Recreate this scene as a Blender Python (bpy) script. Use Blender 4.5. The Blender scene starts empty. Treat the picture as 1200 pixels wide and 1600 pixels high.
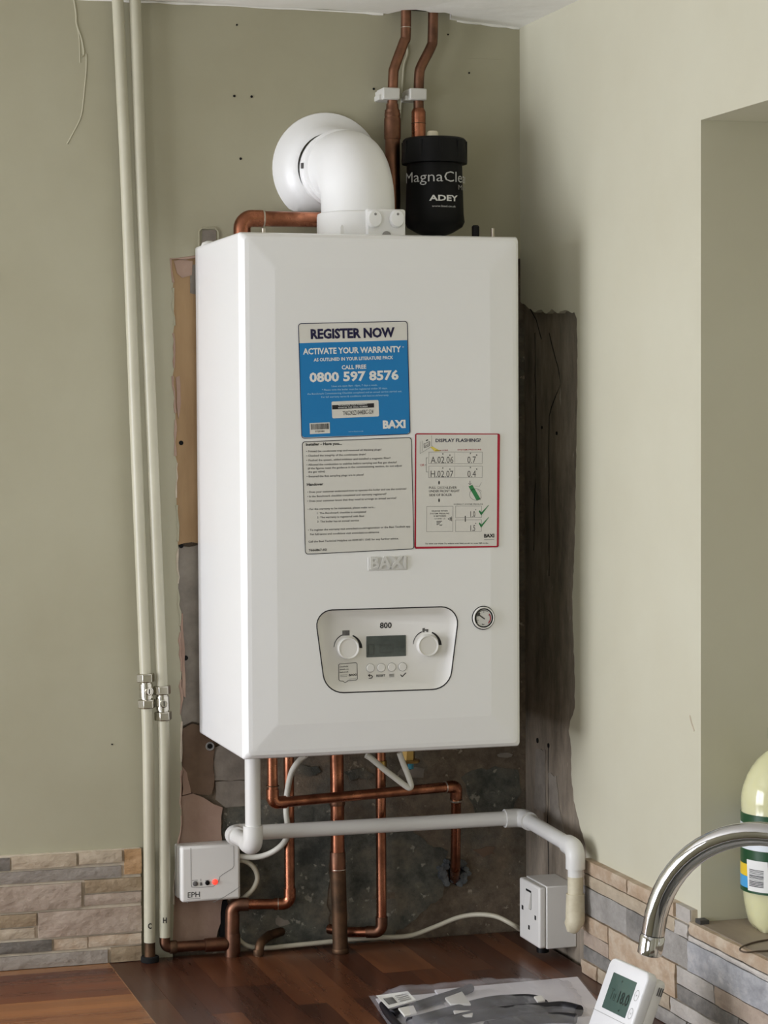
import bpy, bmesh, math, random
from mathutils import Vector, Matrix
random.seed(7)
R = math.radians
SC = bpy.context.scene
COL = SC.collection

# ------------------------------------------------------------------ camera, light, exposure
F_PX = 3583.36                      # focal length in pixels of the 1200 x 1600 frame
Z0 = 1.2222                         # height of the boiler's lower edge above the floor
CAM = Vector((-0.6945, -3.2334, 0.4552 + Z0))
YAW, PITCH, ROLL = 0.292834, -0.041430, -0.0056156
_f = Vector((math.sin(YAW) * math.cos(PITCH), math.cos(YAW) * math.cos(PITCH), math.sin(PITCH)))
_r = Vector((math.cos(YAW), -math.sin(YAW), 0))
_u = _r.cross(_f)
RGT = _r * math.cos(ROLL) + _u * math.sin(ROLL)
UPV = -_r * math.sin(ROLL) + _u * math.cos(ROLL)
FWD = _f
cd = bpy.data.cameras.new('camera')
cam = bpy.data.objects.new('camera', cd)
COL.objects.link(cam)
cd.sensor_fit = 'VERTICAL'
cd.sensor_height = 36.0
cd.lens = 36.0 * F_PX / 1600.0
cd.clip_start = 0.05
M3 = Matrix((RGT, UPV, -FWD)).transposed()
cam.matrix_world = Matrix.Translation(CAM) @ M3.to_4x4()
SC.camera = cam

SC.view_settings.view_transform = 'Standard'
SC.view_settings.look = 'None'
SC.view_settings.gamma = 1.0
SC.view_settings.use_curve_mapping = False
SC.view_settings.exposure = 0.0

w = bpy.data.worlds.new('world')
SC.world = w
w.use_nodes = True
bg = w.node_tree.nodes['Background']
bg.inputs[0].default_value = (0.80, 0.90, 1.0, 1)
bg.inputs[1].default_value = 0.6

XL, YB = -2.0, -4.3                 # left wall, wall behind the camera
WIN = (-1.35, -0.10, 0.85, 2.05)
FILLWIN = (-3.70, -2.40, 0.85, 2.05)   # left wall windows, this one added as frontal fill: y0, y1, z0, z1
for wn, en in ((WIN, 50), (FILLWIN, 22)):  # second lamp is added fill for the boiler's front face
    ld = bpy.data.lights.new('window_and_fill_light', 'AREA')
    ld.shape = 'RECTANGLE'
    ld.size = wn[3] - wn[2]
    ld.size_y = wn[1] - wn[0]
    ld.energy = en
    ld.color = (0.935, 0.955, 1.04)
    lo = bpy.data.objects.new('window_and_fill_light', ld)
    COL.objects.link(lo)
    lo.location = (XL - 0.12, (wn[0] + wn[1]) / 2, (wn[2] + wn[3]) / 2)
    lo.rotation_euler = (0, R(-90), 0)

# ------------------------------------------------------------------ pixels to places
def P(px, py, x=None, y=None, z=None, d=None):
    D = FWD + RGT * ((px - 600) / F_PX) + UPV * ((800 - py) / F_PX)
    if x is not None: t = (x - CAM.x) / D.x
    elif y is not None: t = (y - CAM.y) / D.y
    elif z is not None: t = (z - CAM.z) / D.z
    else: t = d
    return CAM + D * t

XR = 0.4952                         # right wall
WT = 0.90                           # worktop height
DEP = 0.2844                        # boiler depth
BW, BH = 0.3926, 0.70

# ------------------------------------------------------------------ materials
def lin(c):
    c /= 255.0
    return c / 12.92 if c <= 0.04045 else ((c + 0.055) / 1.055) ** 2.4
def rgb(*c): return (lin(c[0]), lin(c[1]), lin(c[2]), 1)
MATS = {}
def mat(name, c1, c2=None, rough=0.5, metal=0.0, scale=20.0, bump=0.0, bscale=None, detail=6.0, spec=0.5,
        stretch=(1, 1, 1), vary=0.0, trans=0.0, coat=0.0, c3=None, ramp=(0.35, 0.65), ior=1.45, rvar=0.0):
    if name in MATS: return MATS[name]
    m = bpy.data.materials.new(name); m.use_nodes = True
    nt = m.node_tree; N = nt.nodes; L = nt.links
    b = N['Principled BSDF']
    b.inputs['Base Color'].default_value = c1
    b.inputs['Roughness'].default_value = rough
    b.inputs['Metallic'].default_value = metal
    b.inputs['Specular IOR Level'].default_value = spec
    b.inputs['IOR'].default_value = ior
    if trans: b.inputs['Transmission Weight'].default_value = trans
    if coat: b.inputs['Coat Weight'].default_value = coat; b.inputs['Coat Roughness'].default_value = 0.08
    tc = N.new('ShaderNodeTexCoord'); mp = N.new('ShaderNodeMapping')
    mp.inputs['Scale'].default_value = stretch
    L.new(tc.outputs['Object'], mp.inputs[0])
    if c2 or rvar:
        n = N.new('ShaderNodeTexNoise'); n.inputs['Scale'].default_value = scale; n.inputs['Detail'].default_value = detail
        n.inputs['Roughness'].default_value = 0.6
        L.new(mp.outputs[0], n.inputs['Vector'])
    if c2:
        r = N.new('ShaderNodeValToRGB')
        r.color_ramp.elements[0].position = ramp[0]; r.color_ramp.elements[0].color = c1
        r.color_ramp.elements[1].position = ramp[1]; r.color_ramp.elements[1].color = c2
        if c3:
            e = r.color_ramp.elements.new((ramp[0] + ramp[1]) / 2); e.color = c3
        L.new(n.outputs['Fac'], r.inputs[0])
        out = r.outputs[0]
        if vary:
            oi = N.new('ShaderNodeObjectInfo')
            hs = N.new('ShaderNodeHueSaturation')
            mr = N.new('ShaderNodeMapRange'); mr.inputs[3].default_value = 1 - vary; mr.inputs[4].default_value = 1 + vary
            L.new(oi.outputs['Random'], mr.inputs[0]); L.new(mr.outputs[0], hs.inputs['Value'])
            L.new(out, hs.inputs['Color']); out = hs.outputs[0]
        L.new(out, b.inputs['Base Color'])
    if rvar:
        mr2 = N.new('ShaderNodeMapRange'); mr2.inputs[1].default_value = 0.3; mr2.inputs[2].default_value = 0.7
        mr2.inputs[3].default_value = max(0, rough - rvar); mr2.inputs[4].default_value = min(1, rough + rvar)
        L.new(n.outputs['Fac'], mr2.inputs[0]); L.new(mr2.outputs[0], b.inputs['Roughness'])
    if bump:
        n2 = N.new('ShaderNodeTexNoise'); n2.inputs['Scale'].default_value = bscale or scale; n2.inputs['Detail'].default_value = 5
        L.new(mp.outputs[0], n2.inputs['Vector'])
        bp = N.new('ShaderNodeBump'); bp.inputs['Strength'].default_value = bump; bp.inputs['Distance'].default_value = 0.004
        L.new(n2.outputs['Fac'], bp.inputs['Height']); L.new(bp.outputs[0], b.inputs['Normal'])
    MATS[name] = m
    return m
def emis(name, c, s):
    m = mat(name, c)
    b = m.node_tree.nodes['Principled BSDF']
    b.inputs['Emission Color'].default_value = c; b.inputs['Emission Strength'].default_value = s
    return m

PAINTB = mat('shaded_sage_paint', rgb(166, 161, 136), rgb(174, 170, 146), rough=0.55, scale=3, bump=0.15, bscale=14)  # darker copy of the wall sage, back wall shade put into its colour
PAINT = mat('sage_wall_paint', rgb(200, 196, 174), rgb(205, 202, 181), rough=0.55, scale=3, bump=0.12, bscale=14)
CEIL = mat('ceiling_white_paint', rgb(240, 238, 230), rgb(246, 244, 237), rough=0.75, scale=9, bump=0.5, bscale=18)


PINK = mat('pink_plaster', rgb(160, 132, 116), rgb(176, 150, 132), rough=0.85, scale=14, bump=0.4, bscale=40)
BROWNF = mat('brown_filler', rgb(104, 84, 68), rgb(124, 102, 82), rough=0.8, scale=20, bump=0.3, bscale=30)
OCHRE = mat('ochre_bonding', rgb(142, 112, 78), rgb(180, 150, 110), rough=0.75, scale=14, bump=0.5, bscale=24, detail=8, ramp=(0.3, 0.7), stretch=(1, 1, 0.22))
GREYF = mat('grey_cement', rgb(122, 114, 104), rgb(148, 140, 128), rough=0.85, scale=25, bump=0.5, bscale=40)

BLUEG = mat('blue_grey_rubble', rgb(70, 76, 80), rgb(110, 114, 114), rough=0.8, scale=60, bump=0.8, bscale=90)
HOLE = mat('dark_hole', rgb(8, 7, 6), rough=0.9)
GROUT = mat('pale_grout', rgb(204, 192, 172), rgb(188, 176, 156), rough=0.9, scale=60)
WHITE = mat('white_gloss_enamel', rgb(240, 240, 238), rough=0.22, spec=0.5)
FLUEW = mat('white_flue_paint', rgb(244, 244, 242), rough=0.32)
PLAST = mat('white_plastic', rgb(228, 226, 220), rough=0.35)
PVC = mat('white_waste_pipe', rgb(222, 221, 216), rough=0.3)
PVCOLD = mat('aged_cream_pipe', rgb(214, 206, 180), rgb(196, 186, 158), rough=0.45, scale=40)
COPPER = mat('copper', rgb(190, 126, 96), rgb(122, 78, 58), rough=0.29, metal=1.0, scale=26, rvar=0.1, bump=0.03)
COPOLD = mat('tarnished_copper', rgb(146, 104, 82), rgb(98, 72, 58), rough=0.42, metal=1.0, scale=22, rvar=0.12, bump=0.06)
COPDULL = mat('dull_old_copper', rgb(112, 84, 62), rgb(74, 58, 44), rough=0.55, metal=0.8, scale=30, bump=0.1)
SOLDER = mat('solder', rgb(200, 192, 178), rough=0.3, metal=1.0)
BRASS = mat('brass', rgb(168, 140, 84), rough=0.3, metal=1.0)
CHROME = mat('chrome', rgb(206, 206, 208), rough=0.07, metal=1.0)
CHROMED = mat('satin_chrome', rgb(198, 194, 182), rough=0.2, metal=1.0, scale=60)
CREAMP = mat('cream_painted_pipe', rgb(190, 186, 164), rgb(182, 178, 156), rough=0.32, scale=14, bump=0.05)
BLACKP = mat('black_plastic', rgb(11, 11, 12), rough=0.5, spec=0.25)
INK = mat('black_ink', rgb(34, 32, 34), rough=0.6)
NAVY = mat('navy_ink', rgb(22, 18, 62), rough=0.6)
GREYINK = mat('grey_ink', rgb(96, 94, 92), rough=0.6)
LGREY = mat('light_grey_ink', rgb(150, 148, 144), rough=0.6)
WINK = mat('white_ink', rgb(232, 232, 228), rough=0.5)
PALEB = mat('pale_blue_ink', rgb(160, 200, 228), rough=0.5)
BLUE = mat('sticker_blue', rgb(26, 126, 190), rough=0.4)
STICK = mat('sticker_white', rgb(222, 220, 212), rough=0.45)
REDB = mat('sticker_red', rgb(176, 24, 52), rough=0.45)
GREENI = mat('green_ink', rgb(52, 132, 78), rough=0.5)
YELI = mat('yellow_ink', rgb(226, 206, 96), rough=0.5)
SCREEN = mat('lcd_screen', rgb(70, 76, 74), rgb(92, 98, 94), rough=0.18, scale=30)
BADGE = mat('badge_grey', rgb(214, 213, 208), rough=0.35)
DARKG = mat('dark_grey', rgb(70, 68, 66), rough=0.5)
def masonry(name, a, b, c, speck, big=5.0, fine=42.0, sp=0.66, stretch=(1, 1, 1)):
    m = mat(name, a, rough=0.85); nt = m.node_tree; N = nt.nodes; L = nt.links; b_ = N['Principled BSDF']
    tc0 = N.new('ShaderNodeTexCoord'); tc = N.new('ShaderNodeMapping'); tc.inputs['Scale'].default_value = stretch; L.new(tc0.outputs['Object'], tc.inputs[0])
    def noise(scale, detail=6, rough=0.65):
        n = N.new('ShaderNodeTexNoise'); n.inputs['Scale'].default_value = scale; n.inputs['Detail'].default_value = detail; n.inputs['Roughness'].default_value = rough
        L.new(tc.outputs[0], n.inputs['Vector']); return n
    n1 = noise(big, 9, 0.7); r1 = N.new('ShaderNodeValToRGB'); e = r1.color_ramp.elements
    e[0].position = 0.36; e[0].color = a; e[1].position = 0.66; e[1].color = c; x = e.new(0.5); x.color = b
    L.new(n1.outputs['Fac'], r1.inputs[0])
    n2 = noise(fine, 8, 0.75); mr = N.new('ShaderNodeMapRange'); mr.inputs[1].default_value = 0.3; mr.inputs[2].default_value = 0.7; mr.inputs[3].default_value = 0.55; mr.inputs[4].default_value = 1.3
    L.new(n2.outputs['Fac'], mr.inputs[0])
    mx = N.new('ShaderNodeMix'); mx.data_type = 'RGBA'; mx.blend_type = 'MULTIPLY'; mx.inputs[0].default_value = 1.0
    L.new(r1.outputs[0], mx.inputs[6]); L.new(mr.outputs[0], mx.inputs[7])
    n3 = noise(70, 3, 0.6); r3 = N.new('ShaderNodeValToRGB'); r3.color_ramp.elements[0].position = sp; r3.color_ramp.elements[1].position = sp + 0.06
    L.new(n3.outputs['Fac'], r3.inputs[0])
    m2 = N.new('ShaderNodeMix'); m2.data_type = 'RGBA'; L.new(r3.outputs[0], m2.inputs[0]); L.new(mx.outputs[2], m2.inputs[6]); m2.inputs[7].default_value = speck
    L.new(m2.outputs[2], b_.inputs['Base Color'])
    bp = N.new('ShaderNodeBump'); bp.inputs['Strength'].default_value = 0.8; bp.inputs['Distance'].default_value = 0.004
    L.new(n2.outputs['Fac'], bp.inputs['Height']); L.new(bp.outputs[0], b_.inputs['Normal'])
    return m
BARER = masonry('bare_grey_plaster', rgb(112, 102, 88), rgb(146, 134, 118), rgb(132, 124, 110), rgb(176, 166, 150), 6.0, 30.0, 0.68, (1, 1, 0.3))
BARE = masonry('bare_masonry', rgb(92, 80, 66), rgb(126, 112, 94), rgb(104, 102, 92), rgb(168, 156, 136))
GREENF = masonry('dark_render', rgb(72, 74, 68), rgb(98, 98, 88), rgb(116, 106, 90), rgb(150, 146, 132), 9.0, 36.0, 0.64)
LED = emis('red_led', (1.0, 0.05, 0.03, 1), 1.3)

# ------------------------------------------------------------------ mesh helpers
def link(o, parent=None):
    COL.objects.link(o)
    if parent is not None:
        o.parent = parent
        b = parent
        tot = Vector(parent.location)
        if parent.parent is not None: tot += parent.parent.location
        o.location = Vector((0, 0, 0)) - tot
    return o
def meshobj(name, V, Fc, m, parent=None, smooth=None, bevel=0.0, bseg=2):
    me = bpy.data.meshes.new(name)
    me.from_pydata([tuple(v) for v in V], [], Fc)
    me.update()
    bm = bmesh.new(); bm.from_mesh(me)
    bmesh.ops.recalc_face_normals(bm, faces=bm.faces)
    bm.to_mesh(me); bm.free()
    if smooth:
        me.polygons.foreach_set('use_smooth', [True] * len(me.polygons))
        me.set_sharp_from_angle(angle=R(smooth))
    if isinstance(m, (list, tuple)):
        for q in m: me.materials.append(q)
    else: me.materials.append(m)
    o = bpy.data.objects.new(name, me)
    link(o, parent)
    if bevel:
        md = o.modifiers.new('bevel', 'BEVEL'); md.width = bevel; md.segments = bseg; md.limit_method = 'ANGLE'; md.angle_limit = R(40)
        if not smooth:
            me.polygons.foreach_set('use_smooth', [True] * len(me.polygons)); me.set_sharp_from_angle(angle=R(35))
    return o
def thing(name, label, cat, base, group=None, kind=None):
    o = bpy.data.objects.new(name, None)
    COL.objects.link(o)
    o.empty_display_size = 0.02
    o.location = base
    o['label'] = label
    if cat: o['category'] = cat
    if group: o['group'] = group
    if kind: o['kind'] = kind
    return o
def tag(o, label, cat, group=None):
    o['label'] = label; o['category'] = cat
    if group: o['group'] = group
    return o
def struct(o, label=None, cat=None):
    o['kind'] = 'structure'
    if label: o['label'] = label
    if cat: o['category'] = cat
    return o

class MB:
    def __init__(s): s.v = []; s.f = []
    def add(s, V, Fc):
        k = len(s.v); s.v += [Vector(v) for v in V]; s.f += [tuple(i + k for i in q) for q in Fc]; return s
    def box(s, a, b):
        x0, y0, z0 = a; x1, y1, z1 = b
        return s.add([(x0, y0, z0), (x1, y0, z0), (x1, y1, z0), (x0, y1, z0), (x0, y0, z1), (x1, y0, z1), (x1, y1, z1), (x0, y1, z1)],
                     [(0, 3, 2, 1), (4, 5, 6, 7), (0, 1, 5, 4), (1, 2, 6, 5), (2, 3, 7, 6), (3, 0, 4, 7)])
    def frame_box(s, o, ex, ey, ez):          # corner o, edges
        o, ex, ey, ez = map(Vector, (o, ex, ey, ez))
        V = [o, o + ex, o + ex + ey, o + ey]; V += [q + ez for q in V]
        return s.add(V, [(0, 3, 2, 1), (4, 5, 6, 7), (0, 1, 5, 4), (1, 2, 6, 5), (2, 3, 7, 6), (3, 0, 4, 7)])
    def tube(s, pts, r, n=16, cap=True):
        pts = [Vector(p) for p in pts]
        rs = r if isinstance(r, (list, tuple)) else [r] * len(pts)
        T = []
        for i in range(len(pts)):
            a = pts[max(0, i - 1)]; b = pts[min(len(pts) - 1, i + 1)]
            T.append((b - a).normalized())
        up = Vector((0, 0, 1)) if abs(T[0].z) < 0.9 else Vector((1, 0, 0))
        nrm = (up - T[0] * up.dot(T[0])).normalized()
        V = []
        for i, p in enumerate(pts):
            nrm = (nrm - T[i] * nrm.dot(T[i])).normalized()
            bi = T[i].cross(nrm)
            for k in range(n):
                a = 2 * math.pi * k / n
                V.append(p + (nrm * math.cos(a) + bi * math.sin(a)) * rs[i])
        Fc = []
        for i in range(len(pts) - 1):
            for k in range(n):
                Fc.append((i * n + k, i * n + (k + 1) % n, (i + 1) * n + (k + 1) % n, (i + 1) * n + k))
        if cap:
            Fc.append(tuple(range(n))[::-1]); Fc.append(tuple((len(pts) - 1) * n + k for k in range(n)))
        return s.add(V, Fc)
    def lathe(s, c, prof, axis='z', n=32, flip=False):   # prof: list of (radius, height)
        c = Vector(c); V = []; Fc = []
        if isinstance(axis, str):
            az = {'z': Vector((0, 0, 1)), 'y': Vector((0, 1, 0)), 'x': Vector((1, 0, 0))}[axis]
        else: az = Vector(axis).normalized()
        a1 = az.orthogonal().normalized(); a2 = az.cross(a1)
        for (r_, h) in prof:
            for k in range(n):
                t = 2 * math.pi * k / n
                V.append(c + az * h + (a1 * math.cos(t) + a2 * math.sin(t)) * max(r_, 1e-5))
        for i in range(len(prof) - 1):
            for k in range(n):
                Fc.append((i * n + k, i * n + (k + 1) % n, (i + 1) * n + (k + 1) % n, (i + 1) * n + k))
        Fc.append(tuple(range(n))); Fc.append(tuple((len(prof) - 1) * n + k for k in range(n)))
        return s.add(V, Fc)
    def prism(s, poly, ext):                   # closed polygon (3D points) pushed by ext
        poly = [Vector(p) for p in poly]; ext = Vector(ext); n = len(poly)
        bm = bmesh.new()
        vs = [bm.verts.new(p) for p in poly]
        es = [bm.edges.new((vs[i], vs[(i + 1) % n])) for i in range(n)]
        bm.verts.index_update()
        bmesh.ops.triangle_fill(bm, use_beauty=True, edges=es)
        tri = [tuple(v.index for v in f.verts) for f in bm.faces]
        bm.free()
        V = poly + [p + ext for p in poly]
        Fc = list(tri) + [tuple(i + n for i in t)[::-1] for t in tri]
        Fc += [(i, (i + 1) % n, n + (i + 1) % n, n + i) for i in range(n)]
        return s.add(V, Fc)
    def build(s, name, m, parent=None, smooth=None, bevel=0.0, bseg=2):
        return meshobj(name, s.v, s.f, m, parent, smooth, bevel, bseg)

def fillet(pts, rad, n=7):
    pts = [Vector(p) for p in pts]; out = [pts[0]]
    for i in range(1, len(pts) - 1):
        a, b, c = pts[i - 1], pts[i], pts[i + 1]
        rr = rad[i - 1] if isinstance(rad, (list, tuple)) else rad
        d1 = (a - b).normalized(); d2 = (c - b).normalized()
        ang = d1.angle(d2)
        if ang > 3.12 or rr <= 0: out.append(b); continue
        t = min(rr / math.tan(ang / 2), (a - b).length * 0.48, (c - b).length * 0.48)
        r2 = t * math.tan(ang / 2)
        cen = b + (d1 + d2).normalized() * (r2 / math.sin(ang / 2))
        p0 = b + d1 * t; p1 = b + d2 * t
        v0 = p0 - cen; v1 = p1 - cen
        for k in range(n + 1):
            q = Matrix.Rotation(v0.angle(v1) * k / n, 3, v0.cross(v1).normalized())
            out.append(cen + q @ v0)
    out.append(pts[-1])
    return out
def spline(pts, n=8):
    pts = [Vector(p) for p in pts]; out = []
    for i in range(len(pts) - 1):
        p0 = pts[max(0, i - 1)]; p1 = pts[i]; p2 = pts[i + 1]; p3 = pts[min(len(pts) - 1, i + 2)]
        for k in range(n):
            t = k / n
            out.append(0.5 * ((2 * p1) + (p2 - p0) * t + (2 * p0 - 5 * p1 + 4 * p2 - p3) * t * t + (3 * p1 - p0 - 3 * p2 + p3) * t ** 3))
    out.append(pts[-1]); return out
def ring(p, d, r, h):                          # collar round a pipe at p along d
    p = Vector(p); d = Vector(d).normalized()
    return MB().lathe(p - d * h / 2, [(r * 0.96, 0), (r, h * 0.12), (r, h * 0.88), (r * 0.96, h)], axis=d, n=24)
def rrect(x0, x1, z0, z1, r, n=5):             # rounded rectangle as (x, z) list, anticlockwise
    out = []
    for cx, cz, a0 in ((x1 - r, z0 + r, -90), (x1 - r, z1 - r, 0), (x0 + r, z1 - r, 90), (x0 + r, z0 + r, 180)):
        for k in range(n + 1):
            a = R(a0 + 90 * k / n); out.append((cx + r * math.cos(a), cz + r * math.sin(a)))
    return out

# ------------------------------------------------------------------ flat print
_tc = {}
def glyphs(s, bold=0.0):
    key = (s, bold)
    if key in _tc: return _tc[key]
    cu = bpy.data.curves.new('print', 'FONT'); cu.body = s; cu.resolution_u = 2; cu.offset = bold; cu.fill_mode = 'FRONT'
    ob = bpy.data.objects.new('print', cu); COL.objects.link(ob)
    bpy.context.view_layer.update()
    me = bpy.data.meshes.new_from_object(ob.evaluated_get(bpy.context.evaluated_depsgraph_get()))
    V = [v.co.copy() for v in me.vertices]; Fc = [tuple(p.vertices) for p in me.polygons]
    bpy.data.objects.remove(ob); bpy.data.curves.remove(cu); bpy.data.meshes.remove(me)
    _tc[key] = (V, Fc); return V, Fc
CAPH = max(v.y for v in glyphs('H')[0])
class Sheet:
    """Collects print on a plane; fr maps sheet coordinates to a place, off lifts it off the surface."""
    def __init__(s, fr, off): s.fr = fr; s.off = Vector(off); s.m = {}; s.own = 0
    def mb(s, m):
        return s.m.setdefault(m.name if not s.own else (m.name, s.own), (m, MB()))[1]
    def begin(s):                          # what follows, until end(), is a piece of its own
        s.own = len(s.m) + 1; return s
    def end(s): s.own = 0
    def text(s, t, xl, yl, xr, yr, h, m, bold=0.012, lean=0.0):
        V, Fc = glyphs(t, bold)
        x0 = min(v.x for v in V); x1 = max(v.x for v in V)
        k = h / CAPH
        out = []
        for v in V:
            a = (v.x - x0) / (x1 - x0)
            out.append(s.fr(xl + (xr - xl) * a + v.y * k * lean, yl + (yr - yl) * a - v.y * k) + s.off)
        big = (out[-1] - out[0]).length > 0.02 and not s.own
        if big: s.begin()
        s.mb(m).add(out, Fc)
        if big: s.end()
    def poly(s, pts, m):
        n = len(pts)
        V = [s.fr(*p) + s.off for p in pts]
        if n <= 4: s.mb(m).add(V, [tuple(range(n))])
        else:
            bm = bmesh.new(); vs = [bm.verts.new(p) for p in V]
            es = [bm.edges.new((vs[i], vs[(i + 1) % n])) for i in range(n)]; bm.verts.index_update()
            bmesh.ops.triangle_fill(bm, use_beauty=True, edges=es)
            s.mb(m).add(V, [tuple(v.index for v in f.verts) for f in bm.faces]); bm.free()
    def stroke(s, pts, wd, m, closed=False):
        if closed: pts = list(pts) + [pts[0]]
        for (x0, y0), (x1, y1) in zip(pts[:-1], pts[1:]):
            L_ = math.hypot(x1 - x0, y1 - y0)
            if L_ < 1e-6: continue
            nx, ny = -(y1 - y0) / L_ * wd / 2, (x1 - x0) / L_ * wd / 2
            ex, ey = (x1 - x0) / L_ * wd * 0.2, (y1 - y0) / L_ * wd * 0.2
            s.poly([(x0 - ex + nx, y0 - ey + ny), (x1 + ex + nx, y1 + ey + ny), (x1 + ex - nx, y1 + ey - ny), (x0 - ex - nx, y0 - ey - ny)], m)
    def arc(s, cx, cy, rx, ry, a0, a1, w0, w1, m, n=14):
        for k in range(n):
            t0 = R(a0 + (a1 - a0) * k / n); t1 = R(a0 + (a1 - a0) * (k + 1) / n)
            wa = w0 + (w1 - w0) * k / n; wb = w0 + (w1 - w0) * (k + 1) / n
            p = lambda t, e: (cx + (rx + e) * math.cos(t), cy - (ry + e) * math.sin(t))
            s.poly([p(t0, -wa / 2), p(t1, -wb / 2), p(t1, wb / 2), p(t0, wa / 2)], m)
    def disc(s, cx, cy, r_, m, n=20):
        s.poly([(cx + r_ * math.cos(2 * math.pi * k / n), cy + r_ * math.sin(2 * math.pi * k / n)) for k in range(n)], m)
    def done(s, parent, name='lettering', names=None):
        for k, (m, b) in s.m.items():
            meshobj((names or {}).get(k, name), b.v, b.f, m, parent)
def zoomframe(x0, y0, sc, **plane):
    return lambda x, y: P(x0 + x * sc, y0 + y * sc, **plane)

# ================================================================== THE SETTING
def ragged(pts, step=0.012, amp=0.002):
    out = []
    for a, b in zip(pts[:-1], pts[1:]):
        a = Vector(a); b = Vector(b); n = max(1, int((b - a).length / step))
        for k in range(n):
            p = a.lerp(b, k / n)
            out.append(p + Vector((random.uniform(-amp, amp), random.uniform(-amp, amp), random.uniform(-amp, amp))) if k or out else p)
    out.append(Vector(pts[-1])); return out
ZT = 2.36                                   # walls run up past the ceiling boards
# back wall: painted plaster skin with the chased-out area round the boiler left bare
bite = [P(*q, y=0) for q in ((822, 404), (430, 402), (306, 401), (290, 404), (268, 403), (268, 420), (271, 440), (272, 520), (271, 600), (275, 690),
                             (277, 800), (279, 900), (281, 1000), (283, 1060), (283, 1150), (282, 1190), (284, 1215), (281, 1240),
                             (283, 1300), (276, 1330), (272, 1400), (270, 1470), (268, 1506))]
bite[0] = Vector((XR, 0, bite[0].z))
rb = ragged(bite[2:], 0.010, 0.0016)
for v in rb: v.y = 0
poly = [Vector((XL, 0, 0)), Vector((XL, 0, Z0 + 1.05)), Vector((XR, 0, Z0 + 1.05)), bite[0], bite[1]] + rb
poly[-1].z = WT - 0.03
wall_edge = [Vector(v) for v in rb]
poly.append(Vector((poly[-1].x, 0, 0)))
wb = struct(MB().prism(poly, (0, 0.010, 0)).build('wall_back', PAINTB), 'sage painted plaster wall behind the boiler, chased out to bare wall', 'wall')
MB().box((XL, 0.010, 0), (XR + 0.32, 0.09, ZT)).build('bare_wall', BARE, wb)
def patch(name, pix, m, parent, th, plane, base, amp=0.0016, step=0.01):
    pts = [P(*q, **{plane: base}) for q in pix]
    pts = ragged(pts + [pts[0]], step, amp)[:-1]
    for v in pts: setattr(v, plane, base)
    e = Vector((0, -th, 0)) if plane == 'y' else Vector((-th, 0, 0))
    return MB().prism(pts, e).build(name, m, parent)
Y1 = 0.010
patch('plaster_patch', [(284, 1243), (300, 1240), (318, 1245), (334, 1254), (346, 1262), (345, 1300), (347, 1345), (346, 1400), (343, 1440), (336, 1476), (300, 1486), (262, 1480), (264, 1400), (270, 1330), (272, 1243)], PINK, wb, 0.006, 'y', Y1)
patch('filler_patch', [(284, 1138), (300, 1130), (330, 1140), (334, 1166), (331, 1185), (333, 1215), (331, 1240), (318, 1241), (300, 1239), (274, 1222), (274, 1195), (274, 1140)], BROWNF, wb, 0.0055, 'y', Y1)
patch('plaster_patch', [(283, 1196), (291, 1205), (297, 1238), (284, 1241)], PINK, wb, 0.007, 'y', Y1, 0.001)
patch('filler_patch', [(312, 396), (316, 480), (318, 640), (320, 852), (300, 848), (270, 852), (268, 760), (265, 680), (262, 560), (260, 470), (260, 398), (300, 396)], OCHRE, wb, 0.007, 'y', Y1)
patch('filler_patch', [(296, 415), (312, 412), (314, 462), (295, 459)], GREYF, wb, 0.0075, 'y', Y1, 0.0006)
patch('filler_patch', [(282, 853), (322, 853), (326, 1130), (300, 1128), (274, 1136), (274, 1050), (270, 960), (270, 853)], GREYF, wb, 0.006, 'y', Y1)
patch('plaster_patch', [(273, 590), (279, 588), (281, 630), (278, 655), (275, 640)], PINK, wb, 0.008, 'y', Y1, 0.0008)
patch('plaster_patch', [(279, 960), (284, 958), (287, 1040), (288, 1090), (283, 1085)], PINK, wb, 0.009, 'y', Y1, 0.0008)
patch('plaster_patch', [(270, 408), (282, 405), (300, 409), (299, 430), (284, 434), (276, 428)], PINK, wb, 0.008, 'y', Y1, 0.0014)
# render left under the boiler: bedding, old adhesive and rubble
patch('render_patch', [(346, 1262), (372, 1250), (430, 1246), (500, 1240), (520, 1256), (516, 1330), (510, 1400), (520, 1470), (480, 1482), (420, 1484), (372, 1478), (352, 1400), (348, 1320)], GREENF, wb, 0.0012, 'y', Y1, 0.003)
patch('render_patch', [(540, 1290), (590, 1280), (640, 1300), (700, 1330), (690, 1400), (640, 1440), (600, 1470), (548, 1475), (538, 1400)], GREENF, wb, 0.0012, 'y', Y1, 0.004)
patch('render_patch', [(720, 1215), (770, 1195), (806, 1200), (812, 1240), (790, 1275), (740, 1272)], GREENF, wb, 0.0012, 'y', Y1, 0.004)
patch('render_patch', [(334, 1168), (352, 1160), (380, 1180), (384, 1218), (334, 1220)], GREYF, wb, 0.004, 'y', Y1)
patch('render_patch', [(336, 1221), (385, 1219), (388, 1258), (350, 1262), (338, 1250)], GREYF, wb, 0.0025, 'y', Y1)
for q in ((640, 1206, 26), (690, 1200, 20), (560, 1210, 22), (480, 1205, 24), (760, 1330, 18), (600, 1400, 20), (440, 1440, 16), (470, 1300, 14), (575, 1345, 15), (420, 1275, 12), (790, 1180, 14)):
    n = 9; a0 = random.uniform(0, 6)
    patch('render_patch', [(q[0] + q[2] * random.uniform(0.6, 1.2) * math.cos(a0 + 2 * math.pi * k / n), q[1] + 0.45 * q[2] * random.uniform(0.6, 1.2) * math.sin(a0 + 2 * math.pi * k / n)) for k in range(n)],
          random.choice([GREYF, BROWNF, BARE, GREENF]), wb, random.uniform(0.0008, 0.002), 'y', Y1, 0.002)
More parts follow.
